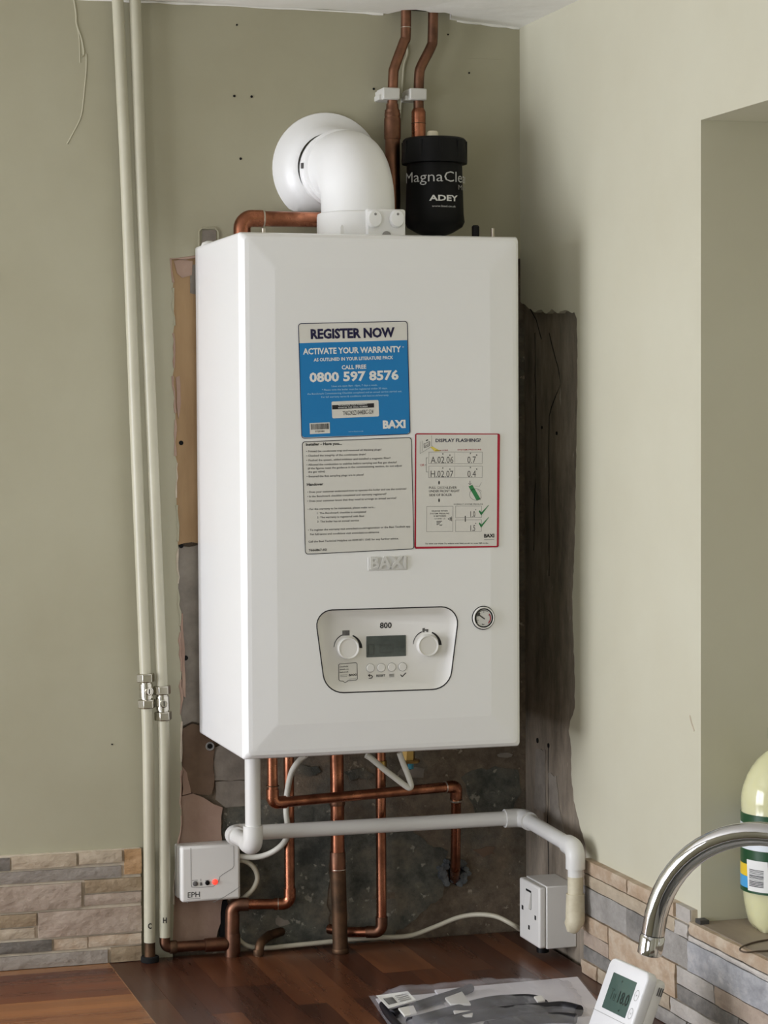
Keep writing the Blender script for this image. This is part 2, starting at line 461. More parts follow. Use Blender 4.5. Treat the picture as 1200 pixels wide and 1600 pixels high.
# rubble round the pipe that goes into the wall
for k in range(16):
    a = 2 * math.pi * k / 16 + random.uniform(-.1, .1); rr = random.uniform(15, 23)
    cx, cy = 706 + rr * 1.05 * math.cos(a), 1362 + rr * 0.85 * math.sin(a)
    n = 6; s_ = random.uniform(4, 7)
    patch('rubble', [(cx + s_ * random.uniform(.7, 1.2) * math.cos(2 * math.pi * j / n), cy + s_ * random.uniform(.7, 1.2) * math.sin(2 * math.pi * j / n)) for j in range(n)], BLUEG, wb, random.uniform(0.006, 0.012), 'y', Y1, 0.0004)
patch('wall_hole', [(698, 1352), (712, 1346), (724, 1354), (724, 1374), (714, 1384), (702, 1378)], HOLE, wb, 0.001, 'y', Y1, 0.0008)
# a dark slot, screw holes and plug holes
patch('wall_hole', [(342, 1415), (352, 1404), (357, 1420), (352, 1470), (342, 1462)], HOLE, wb, 0.0052, 'y', Y1, 0.001)
for px, py, r_, y_ in ((283, 692, 3.6, .003), (283, 853, 3.6, .004), (290, 1028, 4, .004), (328, 1166, 4, .003), (331, 1436, 2, .005), (370, 39, 1.5, -.0002), (584, 139, 2, -.0002),
                       (366, 150, 2, -.0002), (393, 151, 2, -.0002), (376, 248, 2, -.0002), (700, 54, 1.4, -.0002), (733, 114, 1.5, -.0002), (175, 1163, 1.2, -.0002), (821, 96, 1.2, -.0002)):
    MB().lathe(P(px, py, y=y_), [(r_ / 1090, 0.0), (r_ / 1090, 0.0007)], axis=(0, -1, 0), n=12).build('screw_hole', HOLE, wb)
c_ = P(328, 1166, y=.0042)
MB().lathe(c_, [(0.0058, 0), (0.0066, 0.001), (0.0058, 0.002), (0.0042, 0.001)], axis=(0, -1, 0), n=16).build('wall_plug', LGREY, wb, smooth=40)
# the old cut-out above the boiler's corner
patch('filler_patch', [(316, 360), (337, 359), (338, 392), (314, 392)], GREYF, wb, 0.0015, 'y', 0.0, 0.0006)
fr_ = [P(*q, y=-0.001) for q in ((311, 392), (311, 362), (315, 357), (336, 356), (341, 362), (342, 392))]
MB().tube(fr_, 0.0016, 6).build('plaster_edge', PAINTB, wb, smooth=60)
# runs and ridges in the painted plaster
for pts, r_ in (([(114, -10), (119, 20), (120, 38), (128, 62), (131, 84), (127, 88)], .0018), ([(120, 38), (124, 62), (125, 98)], .0012),
                ([(135, 84), (135, 108), (132, 140), (130, 160), (126, 184), (112, 212), (105, 225)], .0014),
                ([(636, 70), (637, 84), (632, 100), (630, 118), (628, 150), (624, 196)], .0022), ([(732, 91), (760, 92), (788, 94)], .0006)):
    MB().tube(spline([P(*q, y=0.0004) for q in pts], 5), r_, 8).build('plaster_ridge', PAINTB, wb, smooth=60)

# right wall with the window recess
OY0, OY1 = -0.641, -1.85
OZ0, OZ1 = 1.0487, 2.0384
bite = [P(*q, x=XR) for q in ((822, 470), (826, 482), (836, 488), (846, 483), (853, 490), (862, 484), (870, 489), (884, 485), (897, 489), (901, 497), (902, 540), (902, 620), (900, 720),
                              (899, 800), (897, 870), (894, 940), (896, 1000), (898, 1060), (898, 1105), (893, 1122), (888, 1140), (893, 1170), (892, 1210), (897, 1250), (906, 1290), (914, 1318), (917, 1345), (917, 1380))]
bite[0] = Vector((XR, 0, bite[0].z))
rb = ragged(bite, 0.007, 0.0014)
for v in rb: v.x = XR
poly = rb + [Vector((XR, rb[-1].y, 0)), Vector((XR, OY0, 0)), Vector((XR, OY0, ZT)), Vector((XR, 0, ZT))]
m_ = MB().prism(poly, (0.010, 0, 0))
m_.box((XR, OY1, OZ1), (XR + 0.010, OY0, ZT)).box((XR, OY1, 0), (XR + 0.010, OY0, OZ0 - 0.03)).box((XR, YB, 0), (XR + 0.010, OY1, ZT))
m_.box((XR + 0.010, OY0, 0), (XR + 0.32, OY0 + 0.06, ZT)).box((XR + 0.010, OY1, OZ1), (XR + 0.32, OY0, ZT)).box((XR + 0.010, OY1, 0), (XR + 0.32, OY0, OZ0 - 0.03))
m_.box((XR + 0.010, YB, 0), (XR + 0.32, OY1, ZT)).box((XR + 0.26, OY1, OZ0 - 0.03), (XR + 0.32, OY0, OZ1))
wr = struct(m_.build('wall_right', PAINT), 'sage painted wall with a window recess, plaster broken away at the corner', 'wall')
MB().box((XR + 0.010, OY0 + 0.06, 0), (XR + 0.32, 0.010, ZT)).build('bare_wall', BARER, wr)
for px, py, r_ in ((840, 1157, 3.6), (857, 1165, 3.2), (847, 668, 2.2), (870, 677, 2.4)):
    MB().lathe(P(px, py, x=XR + 0.0095), [(r_ / 900, 0.0), (r_ / 900, 0.0008)], axis=(-1, 0, 0), n=12).build('screw_hole', HOLE, wr)
for pts in ([(858, 520), (872, 575), (876, 600), (862, 636), (858, 650), (858, 900)], [(857, 1168), (856, 1280), (858, 1380)], [(836, 520), (838, 700), (834, 860)], [(826, 478), (838, 500), (846, 530)]):
    MB().tube(ragged([P(*q, x=XR + 0.0098) for q in pts], 0.02, 0.0008), 0.0007, 5).build('crack', HOLE, wr)
patch('plaster_patch', [(858, 1208), (870, 1212), (874, 1260), (882, 1300), (900, 1325), (880, 1330), (862, 1300)], GREYF, wr, 0.0014, 'x', XR + 0.010, 0.0025)
patch('plaster_patch', [(838, 1170), (853, 1172), (853, 1270), (836, 1262)], GREYF, wr, 0.0012, 'x', XR + 0.010, 0.002)
MB().tube(spline([P(*q, x=XR - 0.0002) for q in ((1078, 1118), (1081, 1130), (1085, 1142))], 4), 0.0012, 6).build('paint_chip', GROUT, wr)

# ceiling: uneven boards with a rough hole where the pipes go through
def cz(x):
    pts = [(-2.5, 1.047), (-0.08, 1.0451), (0.0925, 1.0457), (0.294, 1.0438), (0.40, 1.039), (0.4954, 1.032), (0.9, 1.032)]
    for (a, za), (b, zb) in zip(pts[:-1], pts[1:]):
        if a <= x <= b: return Z0 + za + (zb - za) * (x - a) / (b - a)
    return Z0 + 1.04
ol = [(XL, 0.0), (-0.9, 0), (-0.3, 0.0), (-0.08, 0.0), (0.0, 0.0), (0.0925, 0), (0.2, 0), (0.290, 0), (0.297, -0.018), (0.305, -0.041), (0.318, -0.050), (0.334, -0.047), (0.342, -0.040), (0.352, -0.043), (0.362, -0.049), (0.374, -0.043), (0.381, -0.02), (0.386, 0),
      (0.42, 0), (0.45, 0), (XR, 0), (XR, -0.1), (XR, -0.2), (XR, -0.6), (XR, YB), (XL, YB)]
cp = [Vector((x, y, cz(x) + random.uniform(-0.0016, 0.0016) * (1 if -0.3 < x < 0.49 and y == 0 else 0))) for x, y in ol]
ce = struct(MB().prism(cp, (0, 0, 0.03)).build('ceiling', CEIL), 'white ceiling with a rough hole for the pipes', 'ceiling')
MB().box((XL, YB, ZT - 0.02), (XR + 0.3, 0.09, ZT + 0.05)).build('ceiling_board', DARKG, ce)
eb = spline([Vector((x, -0.0005, cz(x) - 0.0005)) for x in (-1.2, -0.5, -0.2, -0.05, 0.05, 0.15, 0.24, 0.283)], 4)
MB().tube(eb, [random.uniform(0.0008, 0.0026) for _ in eb], 6).build('caulk_bead', CEIL, ce, smooth=60)
eb = spline([Vector((x, -0.0005, cz(x) - 0.0005)) for x in (0.397, 0.42, 0.45, 0.4945)], 4)
MB().tube(eb, [random.uniform(0.0012, 0.003) for _ in eb], 6).build('caulk_bead', CEIL, ce, smooth=60)

# floor, left wall with its window opening, wall behind the camera
FLOORM = mat('floor_laminate', rgb(104, 90, 74), rgb(122, 106, 88), rough=0.4, scale=6, stretch=(1, 8, 1))
struct(MB().box((XL - 0.2, YB - 0.2, -0.06), (XR + 0.32, 0.09, 0)).build('floor', FLOORM), 'pale wood floor', 'floor')
m_ = MB().box((XL - 0.1, YB, 0), (XL, FILLWIN[0], ZT)).box((XL - 0.1, FILLWIN[1], 0), (XL, WIN[0], ZT)).box((XL - 0.1, WIN[1], 0), (XL, 0.09, ZT))
for wn in (WIN, FILLWIN):
    m_.box((XL - 0.1, wn[0], 0), (XL, wn[1], wn[2])).box((XL - 0.1, wn[0], wn[3]), (XL, wn[1], ZT))
struct(m_.build('wall_left', PAINT), 'sage painted wall with a large window and an added fill window', 'wall')
struct(MB().box((XL - 0.1, YB - 0.1, 0), (XR + 0.32, YB, ZT)).build('wall_front', PAINT), 'plain sage wall opposite the boiler', 'wall')
FRM = mat('window_frame_white', rgb(230, 230, 228), rough=0.35)
for k, wn in enumerate((WIN, FILLWIN)):  # second frame stands in the added fill opening
    y0, y1, z0, z1 = wn
    m_ = MB()
    for a, b in (((y0, z0), (y1, z0 + .05)), ((y0, z1 - .05), (y1, z1)), ((y0, z0), (y0 + .05, z1)), ((y1 - .05, z0), (y1, z1)), (((y0 + y1) / 2 - .03, z0), ((y0 + y1) / 2 + .03, z1))):
        m_.box((XL - 0.08, a[0], a[1]), (XL - 0.03, b[0], b[1]))
    struct(m_.build('window_%d' % (k + 1), FRM), 'white framed window, the second added for fill', 'window')

# window sill in the recess
SILLM = mat('sill_brown_stone', rgb(132, 118, 104), rgb(154, 140, 124), rough=0.5, scale=18, bump=0.2, bscale=40, stretch=(1, .3, 1))
sl = struct(MB().box((XR - 0.006, OY1, OZ0 - 0.028), (XR + 0.262, OY0, OZ0)).build('trim_1', SILLM, bevel=0.001), 'brown stone window sill', 'sill')
MB().box((XR - 0.008, OY0 - 0.016, OZ0), (XR + 0.004, OY0 - 0.001, OZ0 + 0.005)).build('sill_spacer', DARKG, sl)

# stone strip tiles
TC = {}
def tilemat(key, a, b, c=None):
    TC[key] = mat('stone_' + key, rgb(*a), rgb(*b), c3=rgb(*c) if c else None, rough=0.6, scale=30, bump=0.9, bscale=48, vary=0.08, ramp=(0.32, 0.64), detail=9, stretch=(1, 1, 1.6))
tilemat('beige', (168, 152, 130), (188, 174, 152)); tilemat('pinkbeige', (160, 142, 126), (178, 162, 146)); tilemat('tan', (172, 148, 122), (198, 182, 160), (182, 160, 136))
tilemat('brown', (142, 122, 96), (164, 146, 120)); tilemat('grey', (140, 132, 122), (158, 150, 140)); tilemat('darkgrey', (96, 92, 84), (124, 118, 110))
tilemat('rust', (164, 128, 88), (182, 150, 114)); tilemat('bluegrey', (138, 134, 128), (164, 160, 154)); tilemat('palegrey', (172, 166, 158), (194, 188, 180)); tilemat('slate', (104, 102, 98), (140, 136, 130))
tilemat('granite', (140, 140, 142), (184, 182, 180), (160, 160, 162))
TCOUNT = [0]
def rough_slab(parent, o, e1, e2, n, m):       # o: corner on the wall, e1/e2 edges along the face, n: outward with thickness
    o, e1, e2, n = map(Vector, (o, e1, e2, n)); V = []; Fc = []
    nu = max(2, int(e1.length / 0.02)); nv = 3
    nh = n.normalized()
    for j in range(nv + 1):
        for i in range(nu + 1):
            u, v = i / nu, j / nv
            edge = i in (0, nu) or j in (0, nv)
            ins = 0.0006
            p = o + e1 * u + e2 * v + n + nh * (random.uniform(-0.0012, 0.0008) - (0.0010 if edge else 0))
            V.append(p)
    W_ = nu + 1
    for j in range(nv):
        for i in range(nu): Fc.append((j * W_ + i, j * W_ + i + 1, (j + 1) * W_ + i + 1, (j + 1) * W_ + i))
    k = len(V)
    per = [i for i in range(W_)] + [j * W_ + nu for j in range(1, nv + 1)] + [nv * W_ + i for i in range(nu - 1, -1, -1)] + [j * W_ for j in range(nv - 1, 0, -1)]
    for i in per:
        q = V[i]; V.append(q - nh * (q - o).dot(nh))
    n_ = len(per)
    for i in range(n_): Fc.append((per[i], per[(i + 1) % n_], k + (i + 1) % n_, k + i))
    Fc.append(tuple(k + i for i in range(n_)))
    return meshobj('tile', V, Fc, m, parent, smooth=50)
GAP = 0.0018
gl = P(222, 1400, y=-0.012).x
MB().box((XL, -0.0072, WT), (gl - 0.0008, 0.0, P(222, 1324.5, y=-.006).z)).build('grout_bed', GROUT, wb)
ZL = lambda x, y: P(x * .19167, 1320 + y * .19167, y=-0.013)
for x0, yt, yb_, x1, k, th in (
        (0, 110, 226, 88, 'darkgrey', .011), (92, 98, 213, 628, 'beige', .013), (640, 62, 168, 1000, 'beige', .013), (1012, 38, 250, 1160, 'rust', .012),
        (0, 230, 335, 998, 'grey', .011), (0, 347, 563, 668, 'pinkbeige', .0135), (688, 290, 405, 1160, 'brown', .013), (684, 409, 508, 1160, 'pinkbeige', .011),
        (0, 577, 688, 300, 'brown', .0135), (0, 692, 788, 288, 'beige', .011), (308, 552, 768, 1160, 'pinkbeige', .014), (0, 803, 905, 430, 'darkgrey', .0115),
        (438, 772, 873, 720, 'tan', .011), (722, 747, 845, 1160, 'tan', .012), (0, 918, 1028, 884, 'grey', .013), (902, 838, 950, 1160, 'brown', .013)):
    a = ZL(x0, yt); b = ZL(x0, yb_); c = ZL(x1, yt)
    zt, zb = a.z, b.z
    if zb < WT + 0.006: zb = WT
    xa = a.x if x0 else a.x - 0.25
    rough_slab(wb, (xa + GAP / 2, -0.001, zb + GAP / 2), (c.x - xa - GAP, 0, 0), (0, 0, zt - zb - GAP), (0, -th + .001, 0), TC[k])
ZR = lambda x, y: P(890 + x * .2583, 1330 + y * .2583, x=XR - 0.013)
LV = [ZR(75, y).z for y in (40, 125, 205, 372, 475, 565, 652)] + [WT]
# (x0, x1, row top, row bottom, stone, thickness)
RT = ((72, 340, 0, 1, 'tan', .012), (342, 622, 0, 1, 'tan', .012), (624, 716, 0, 1, 'palegrey', .010), (72, 628, 1, 2, 'beige', .012), (632, 712, 1, 2, 'palegrey', .013),
      (72, 335, 2, 3, 'bluegrey', .011), (337, 450, 2, 3, 'slate', .012), (452, 706, 2, 3, 'bluegrey', .011), (70, 228, 3, 4, 'tan', .013), (74, 228, 4, 5, 'pinkbeige', .011), (230, 636, 3, 5, 'tan', .013),
      (72, 255, 5, 6, 'slate', .011), (257, 420, 5, 6, 'bluegrey', .012), (422, 600, 5, 6, 'beige', .012), (68, 160, 6, 7, 'tan', .013), (162, 400, 6, 7, 'beige', .012), (402, 700, 6, 7, 'bluegrey', .012), (702, 1500, 6, 7, 'slate', .012),
      (712, 1500, 2, 3, 'granite', .013), (640, 868, 3, 4, 'palegrey', .012), (870, 1500, 3, 4, 'pinkbeige', .012), (640, 1010, 4, 5, 'slate', .011), (1012, 1500, 4, 5, 'darkgrey', .011),
      (602, 900, 5, 6, 'palegrey', .012), (902, 1500, 5, 6, 'slate', .012))
for x0, x1, r0, r1, k, th in RT:
    ya, yb_ = ZR(x0, 300).y, ZR(x1, 300).y
    rough_slab(wr, (XR - 0.001, ya - GAP / 2, LV[r1] + GAP / 2), (0, yb_ - ya + GAP, 0), (0, 0, LV[r0] - LV[r1] - GAP), (-th, 0, 0), TC[k])
# edge tiles under the sill opening
ye = ZR(716, 300).y
s0, s1, s2 = OZ0 + 0.0008, OZ0 - 0.0165, LV[2]
for ya, yb_, za, zb, k, th in ((ye, ye - .30, s1, s0, 'tan', .0125), (ye - .302, ye - .62, s1, s0, 'tan', .012), (ye, ye - .24, s2, s1, 'palegrey', .0125), (ye - .242, ye - .6, s2, s1, 'beige', .0125)):
    rough_slab(wr, (XR - 0.001, ya - GAP / 2, zb if zb < za else za), (0, yb_ - ya + GAP, 0), (0, 0, abs(za - zb) - GAP), (-th, 0, 0), TC[k])
ga = ZR(74, 300).y
MB().box((XR - 0.0078, OY1, WT), (XR, ga, OZ0 - 0.02)).box((XR - 0.0078, ye, OZ0 - 0.02), (XR, ga, LV[0] - 0.001)).build('grout_bed', GROUT, wr)

# ================================================================== WORKTOP
WOODS = [mat('worktop_wood_%d' % i, rgb(*a), rgb(*b), rough=0.30, scale=9, bump=0.05, bscale=60, vary=0.12, stretch=(0.25, 3, 1) if ax == 'x' else (3, 0.25, 1), detail=8, rvar=0.08)
         for i, (a, b, ax) in enumerate((((96, 52, 32), (128, 74, 46), 'x'), ((128, 78, 46), (160, 106, 64), 'x'), ((78, 42, 28), (104, 60, 40), 'x'), ((136, 92, 60), (164, 120, 84), 'x'),
                                         ((78, 44, 28), (102, 60, 38), 'y'), ((94, 54, 34), (122, 76, 48), 'y'), ((60, 34, 24), (84, 48, 32), 'y')))]
sx = P(190, 1530, z=WT).x
wt = thing('kitchen_worktop', 'dark reddish brown solid wood block worktop meeting in a corner under the boiler', 'worktop', (0.2, -0.3, WT - 0.04))
def staves(x0, x1, y0, y1, along):
    k = 0.040
    n = round((y1 - y0) / k) if along == 'x' else round((x1 - x0) / k)
    for i in range(n):
        a0, a1 = (x0, x1) if along == 'x' else (y0, y1)
        t = a0
        first = True
        while t < a1 - 1e-6:
            e = min(a1, t + (random.uniform(0.1, 0.4) if first else random.uniform(0.24, 0.5))); first = False
            if a1 - e < 0.08: e = a1
            g = 0.00012
            if along == 'x':
                s_ = (y1 - y0) / n
                MB().box((t + g, y0 + i * s_ + g, WT - 0.04), (e - g, y0 + (i + 1) * s_ - g, WT - random.uniform(0, .00015))).build('stave', random.choice((WOODS[:4] + WOODS[:3])), wt)
            else:
                s_ = (x1 - x0) / n
                MB().box((x0 + i * s_ + g, t + g, WT - 0.04), (x0 + (i + 1) * s_ - g, e - g, WT - random.uniform(0, .00015))).build('stave', random.choice(WOODS[4:]), wt)
            t = e
staves(XL, sx - 0.001, -0.62, 0.0, 'x')
staves(sx, XR, -0.82, 0.0, 'y')
staves(sx, XR, -2.3, -1.78, 'y')
MB().box((sx - 0.0012, -0.62, WT - 0.04), (sx + 0.0002, 0.0, WT + 0.0001)).build('joint_line', WOODS[3], wt)

# rims of broken plaster along the chased edge
for seg in range(0, len(wall_edge) - 6, 6):
    e_ = wall_edge[seg:seg + 6]
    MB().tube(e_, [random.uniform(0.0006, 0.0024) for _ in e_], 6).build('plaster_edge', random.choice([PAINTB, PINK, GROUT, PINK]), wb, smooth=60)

# steel sink set into the worktop under the tap
STEEL = mat('brushed_steel', rgb(190, 190, 190), rough=0.28, metal=1.0, scale=60)
sk = thing('kitchen_sink', 'stainless steel sink set into the worktop under the chrome tap', 'sink', (0.2, -1.3, WT - 0.18))
x0, x1, y0, y1 = sx, XR, -1.78, -0.82
bx0, bx1, by0, by1 = sx + .07, XR - .14, -1.55, -1.0
m_ = MB()
for a, b in (((x0, y0), (bx0, y1)), ((bx1, y0), (x1, y1)), ((bx0, y0), (bx1, by0)), ((bx0, by1), (bx1, y1))): m_.box((a[0], a[1], WT - .01), (b[0], b[1], WT))
m_.build('rim', STEEL, sk)
m_ = MB()
for a, b in (((bx0 - .002, by0, WT - .18), (bx0, by1, WT - .001)), ((bx1, by0, WT - .18), (bx1 + .002, by1, WT - .001)), ((bx0, by0 - .002, WT - .18), (bx1, by0, WT - .001)), ((bx0, by1, WT - .18), (bx1, by1 + .002, WT - .001)), ((bx0, by0, WT - .182), (bx1, by1, WT - .18))): m_.box(a, b)
m_.build('bowl', STEEL, sk)
MB().lathe(((bx0 + bx1) / 2, (by0 + by1) / 2, WT - .18), [(.045, 0), (.045, .002), (.03, .003), (.01, .001)], n=32).build('plug_hole', CHROME, sk, smooth=40)

# ================================================================== BOILER
ZB = Z0
boiler = thing('combi_boiler', 'white wall hung combi boiler with stickers and a rounded control panel', 'boiler', (BW / 2, -DEP / 2, ZB))
YF = -DEP
PZ = lambda x, y: P(490 + x * .19167, 940 + y * .19167, y=YF)
def rounded_poly(pts, rads, n=6):
    out = []; m = len(pts)
    for i in range(m):
        a, b, c = (Vector((*pts[(i + k) % m], 0)) for k in (-1, 0, 1))
        d1 = (a - b).normalized(); d2 = (c - b).normalized(); ang = d1.angle(d2)
        t = rads[i] / math.tan(ang / 2)
        cen = b + (d1 + d2).normalized() * (rads[i] / math.sin(ang / 2))
        v0 = b + d1 * t - cen; v1 = b + d2 * t - cen
        for k in range(n + 1):
            q = Matrix.Rotation(v0.angle(v1) * k / n, 3, v0.cross(v1).normalized()) @ v0 + cen
            out.append((q.x, q.y))
    return out
def inset_poly(pts, d):
    m = len(pts); out = []
    cx = sum(p[0] for p in pts) / m; cy = sum(p[1] for p in pts) / m
    for i in range(m):
        a, b, c = pts[i - 1], pts[i], pts[(i + 1) % m]
        tx, ty = c[0] - a[0], c[1] - a[1]; l = math.hypot(tx, ty) or 1
        nx, ny = -ty / l, tx / l
        if (cx - b[0]) * nx + (cy - b[1]) * ny < 0: nx, ny = -nx, -ny
        out.append((b[0] + nx * d, b[1] + ny * d))
    return out
cpx = rounded_poly([(8, 72), (1192, 38), (1108, 712), (98, 748)], [128, 132, 165, 165], 7)
OUTL = [(PZ(*q).x, PZ(*q).z) for q in cpx]
# casing: loops from the wall to the face, pillowed edges, face cut for the panel
loops = []
for ins, y_, r_ in ((0, -0.002, 0.004), (0, YF + 0.016, 0.004), (0.0022, YF + 0.0085, 0.005), (0.0065, YF + 0.0045, 0.006), (0.012, YF + 0.0034, 0.006), (0.046, YF, 0.004)):
    loops.append([Vector((x, y_, z)) for x, z in rrect(ins, BW - ins, ZB + ins, ZB + BH - ins, r_, 4)])
V = [v for l in loops for v in l]; n = len(loops[0]); Fc = []
for i in range(len(loops) - 1):
    for k in range(n): Fc.append((i * n + k, i * n + (k + 1) % n, (i + 1) * n + (k + 1) % n, (i + 1) * n + k))
Fc.append(tuple(range(n)))
bm = bmesh.new()
la = [bm.verts.new(v) for v in loops[-1]]; lb = [bm.verts.new((x, YF, z)) for x, z in OUTL]
es = [bm.edges.new((la[i], la[(i + 1) % n])) for i in range(n)] + [bm.edges.new((lb[i], lb[(i + 1) % len(lb)])) for i in range(len(lb))]
bm.verts.index_update()
bmesh.ops.triangle_fill(bm, use_beauty=True, edges=es)
k0 = len(V)
V += [v.co.copy() for v in bm.verts]; Fc += [tuple(v.index + k0 for v in f.verts) for f in bm.faces]; bm.free()
cs = meshobj('casing', V, Fc, WHITE, boiler, smooth=28)
bm = bmesh.new(); bm.from_mesh(cs.data); bmesh.ops.remove_doubles(bm, verts=bm.verts, dist=1e-6); bmesh.ops.recalc_face_normals(bm, faces=bm.faces); bm.to_mesh(cs.data); bm.free()
cs.data.set_sharp_from_angle(angle=R(3))
# back frame, studs and drip tray edge
MB().box((0.012, -0.004, ZB + 0.05), (BW - 0.012, 0.010, ZB + BH - 0.05)).build('back_frame', DARKG, boiler)
for px, y_ in ((412, -0.15), (770, -0.15)):
    q = P(px, 364, y=y_)
    MB().lathe((q.x, y_, ZB + BH), [(0.0028, 0), (0.0028, P(px, 358, y=y_).z - ZB - BH + 0.001)], n=12).build('stud', SOLDER, boiler, smooth=40)
q = P(743, 352, y=-0.15)
MB().lathe((q.x, -0.15, ZB + BH), [(0.0055, 0), (0.0055, q.z - ZB - BH - 0.002), (0.0035, q.z - ZB - BH)], n=14).build('vent_plug', BLACKP, boiler, smooth=40)
q = P(327, 380, x=0.012)
MB().lathe((0.012, q.y, ZB + BH - 0.001), [(0.012, 0), (0.010, 0.004), (0.004, 0.0065)], n=18).build('grommet', PLAST, boiler, smooth=50)
a, b = P(488, 1187.5, y=-0.20), P(585, 1183, y=-0.20)
MB().box((a.x, -0.20, ZB - 0.006), (b.x, -0.12, ZB)).build('drip_tray', PLAST, boiler, bevel=0.0015)
q = P(682, 1178, y=-0.15)
MB().lathe((q.x, -0.15, ZB - 0.012), [(0.006, 0), (0.009, 0.004), (0.009, 0.012)], n=16).build('drain_knob', BLACKP, boiler, smooth=40)

# control panel: dished recess
ctl = None
rims = [OUTL, inset_poly(OUTL, 0.0016), inset_poly(OUTL, 0.0095)]
ys = (YF - 0.0002, YF + 0.0012, YF + 0.0085)
V = []; Fc = []; n = len(OUTL)
for l, y_ in zip(rims, ys): V += [Vector((x, y_, z)) for x, z in l]
for i in range(2):
    for k in range(n): Fc.append((i * n + k, i * n + (k + 1) % n, (i + 1) * n + (k + 1) % n, (i + 1) * n + k))
Fc.append(tuple(2 * n + k for k in range(n)))
ctl = meshobj('control_panel', V, Fc, PLAST, boiler, smooth=50)
YP = YF + 0.0085
MB().tube([Vector((x, YF + 0.0002, z)) for x, z in OUTL] + [Vector((OUTL[0][0], YF + 0.0002, OUTL[0][1]))], 0.0009, 6, cap=False).build('panel_seam', INK, ctl)
PP = lambda x, y: P(490 + x * .19167, 940 + y * .19167, y=YP)
S = Sheet(PP, (0, -0.0003, 0))
S.text('800', 540, 217, 636, 214, 44, INK, 0.022)
def arcs(cx, cy, rad):
    S.begin(); S.arc(cx, cy, rad, rad, 178, 112, 4, 8, INK); S.end(); S.begin(); S.arc(cx, cy, rad - 6, rad - 6, 68, -2, 10, 26, INK); S.end()
arcs(278, 375, 112); arcs(924, 350, 112)
S.begin(); S.poly([(234, 236), (292, 234), (292, 276), (234, 278)], GREYINK); S.end()
for k in range(5): S.stroke([(240 + k * 11.5, 238), (240 + k * 11.5, 274)], 3, LGREY)
S.begin(); S.poly([(886, 218), (906, 214), (906, 226), (934, 224), (934, 248), (918, 248), (918, 238), (904, 238), (904, 250), (886, 250)], GREYINK); S.end()
S.stroke([(458, 592), (446, 602), (460, 612)], 6, INK); S.stroke([(446, 602), (470, 600), (480, 610), (474, 622), (450, 626)], 6, INK)
S.text('RESET', 512, 613, 584, 610, 18, INK, 0.02)
for k in range(3): S.stroke([(616, 593 + k * 10), (656, 590 + k * 10)], 4, INK)
S.stroke([(708, 596), (722, 611), (752, 580)], 7, INK)
S.stroke([(204, 516), (214, 508), (345, 498), (354, 506), (356, 630), (346, 640), (280, 645), (256, 662), (240, 648), (214, 646), (206, 636)], 4, INK, closed=True)
for k, t in enumerate(('Check boiler', 'details on', 'baxi.co.uk')): S.text(t, 212, 537 + k * 22, 284, 532 + k * 22, 11, GREYINK, 0.02)
for k in range(2): S.stroke([(218, 600 + k * 12), (272, 597 + k * 12)], 3, GREYINK)
S.text('BAXI', 288, 607, 348, 603, 16, INK, 0.03)
S.stroke([(286, 632), (344, 627)], 3, LGREY)
S.done(ctl, 'print')
a, b = PP(430, 455), PP(752, 272)
scn = MB().box((a.x, YP - 0.0008, a.z), (b.x, YP + 0.004, b.z)).build('display', SCREEN, ctl, bevel=0.0006)
S = Sheet(PP, (0, -0.0010, 0))
S.stroke([(446, 352), (490, 350), (490, 428), (446, 430)], 4, DARKG, closed=True); S.stroke([(540, 352), (650, 347), (650, 410), (540, 414)], 3, DARKG, closed=True); S.stroke([(595, 350), (595, 412)], 3, DARKG)
S.done(ctl, 'display_segments')
for cx, cy in ((276, 378), (924, 356)):
    c = PP(cx, cy); r_ = 90 * .19167 / 1172
    MB().lathe((c.x, YP, c.z), [(r_ * 1.02, 0), (r_ * 1.0, 0.003), (r_, 0.0065), (r_ * 0.94, 0.0082), (r_ * 0.86, 0.0080), (r_ * 0.8, 0.0072), (0.0, 0.0070)], axis=(0, -1, 0), n=40).build('knob', PLAST, ctl, smooth=40)
for cx, cy in ((463, 541), (551, 538), (637, 534), (725, 531)):
    c = PP(cx, cy); r_ = 34 * .19167 / 1172
    MB().lathe((c.x, YP + 0.001, c.z), [(r_, 0), (r_, 0.0016), (r_ * 0.9, 0.0022), (0, 0.0022)], axis=(0, -1, 0), n=28).build('button', PLAST, ctl, smooth=40)
    MB().lathe((c.x, YP, c.z), [(r_ * 1.1, 0), (r_ * 1.1, 0.0003)], axis=(0, -1, 0), n=28).build('button_gap', LGREY, ctl)

# pressure gauge
gx = P(755, 965.3, y=YF); r_ = 0.0164
g = MB().lathe((gx.x, YF + 0.001, gx.z), [(r_, 0), (r_, 0.0016)], axis=(0, -1, 0), n=40).build('pressure_gauge', INK, boiler)
MB().lathe((gx.x, YF, gx.z), [(r_ * .93, 0), (r_ * .92, 0.0030), (r_ * .86, 0.0038), (r_ * .80, 0.003), (r_ * .80, 0.0)], axis=(0, -1, 0), n=40).build('bezel', PLAST, g, smooth=40)
MB().lathe((gx.x, YF, gx.z), [(r_ * .80, 0.0), (r_ * .80, 0.0033), (r_ * .72, 0.0033), (r_ * .70, 0.001)], axis=(0, -1, 0), n=40).build('gauge_ring', BLACKP, g, smooth=40)
MB().lathe((gx.x, YF, gx.z), [(r_ * .72, 0.0), (r_ * .72, 0.0022)], axis=(0, -1, 0), n=40).build('dial', BADGE, g)
GZ = lambda x, y: P(730 + x * .0583, 930 + y * .0583, y=YF)
S = Sheet(GZ, (0, -0.0025, 0))
S.arc(428, 612, 205, 208, 215, 60, 18, 18, DARKG); S.arc(428, 612, 180, 180, 40, -48, 26, 26, REDB)
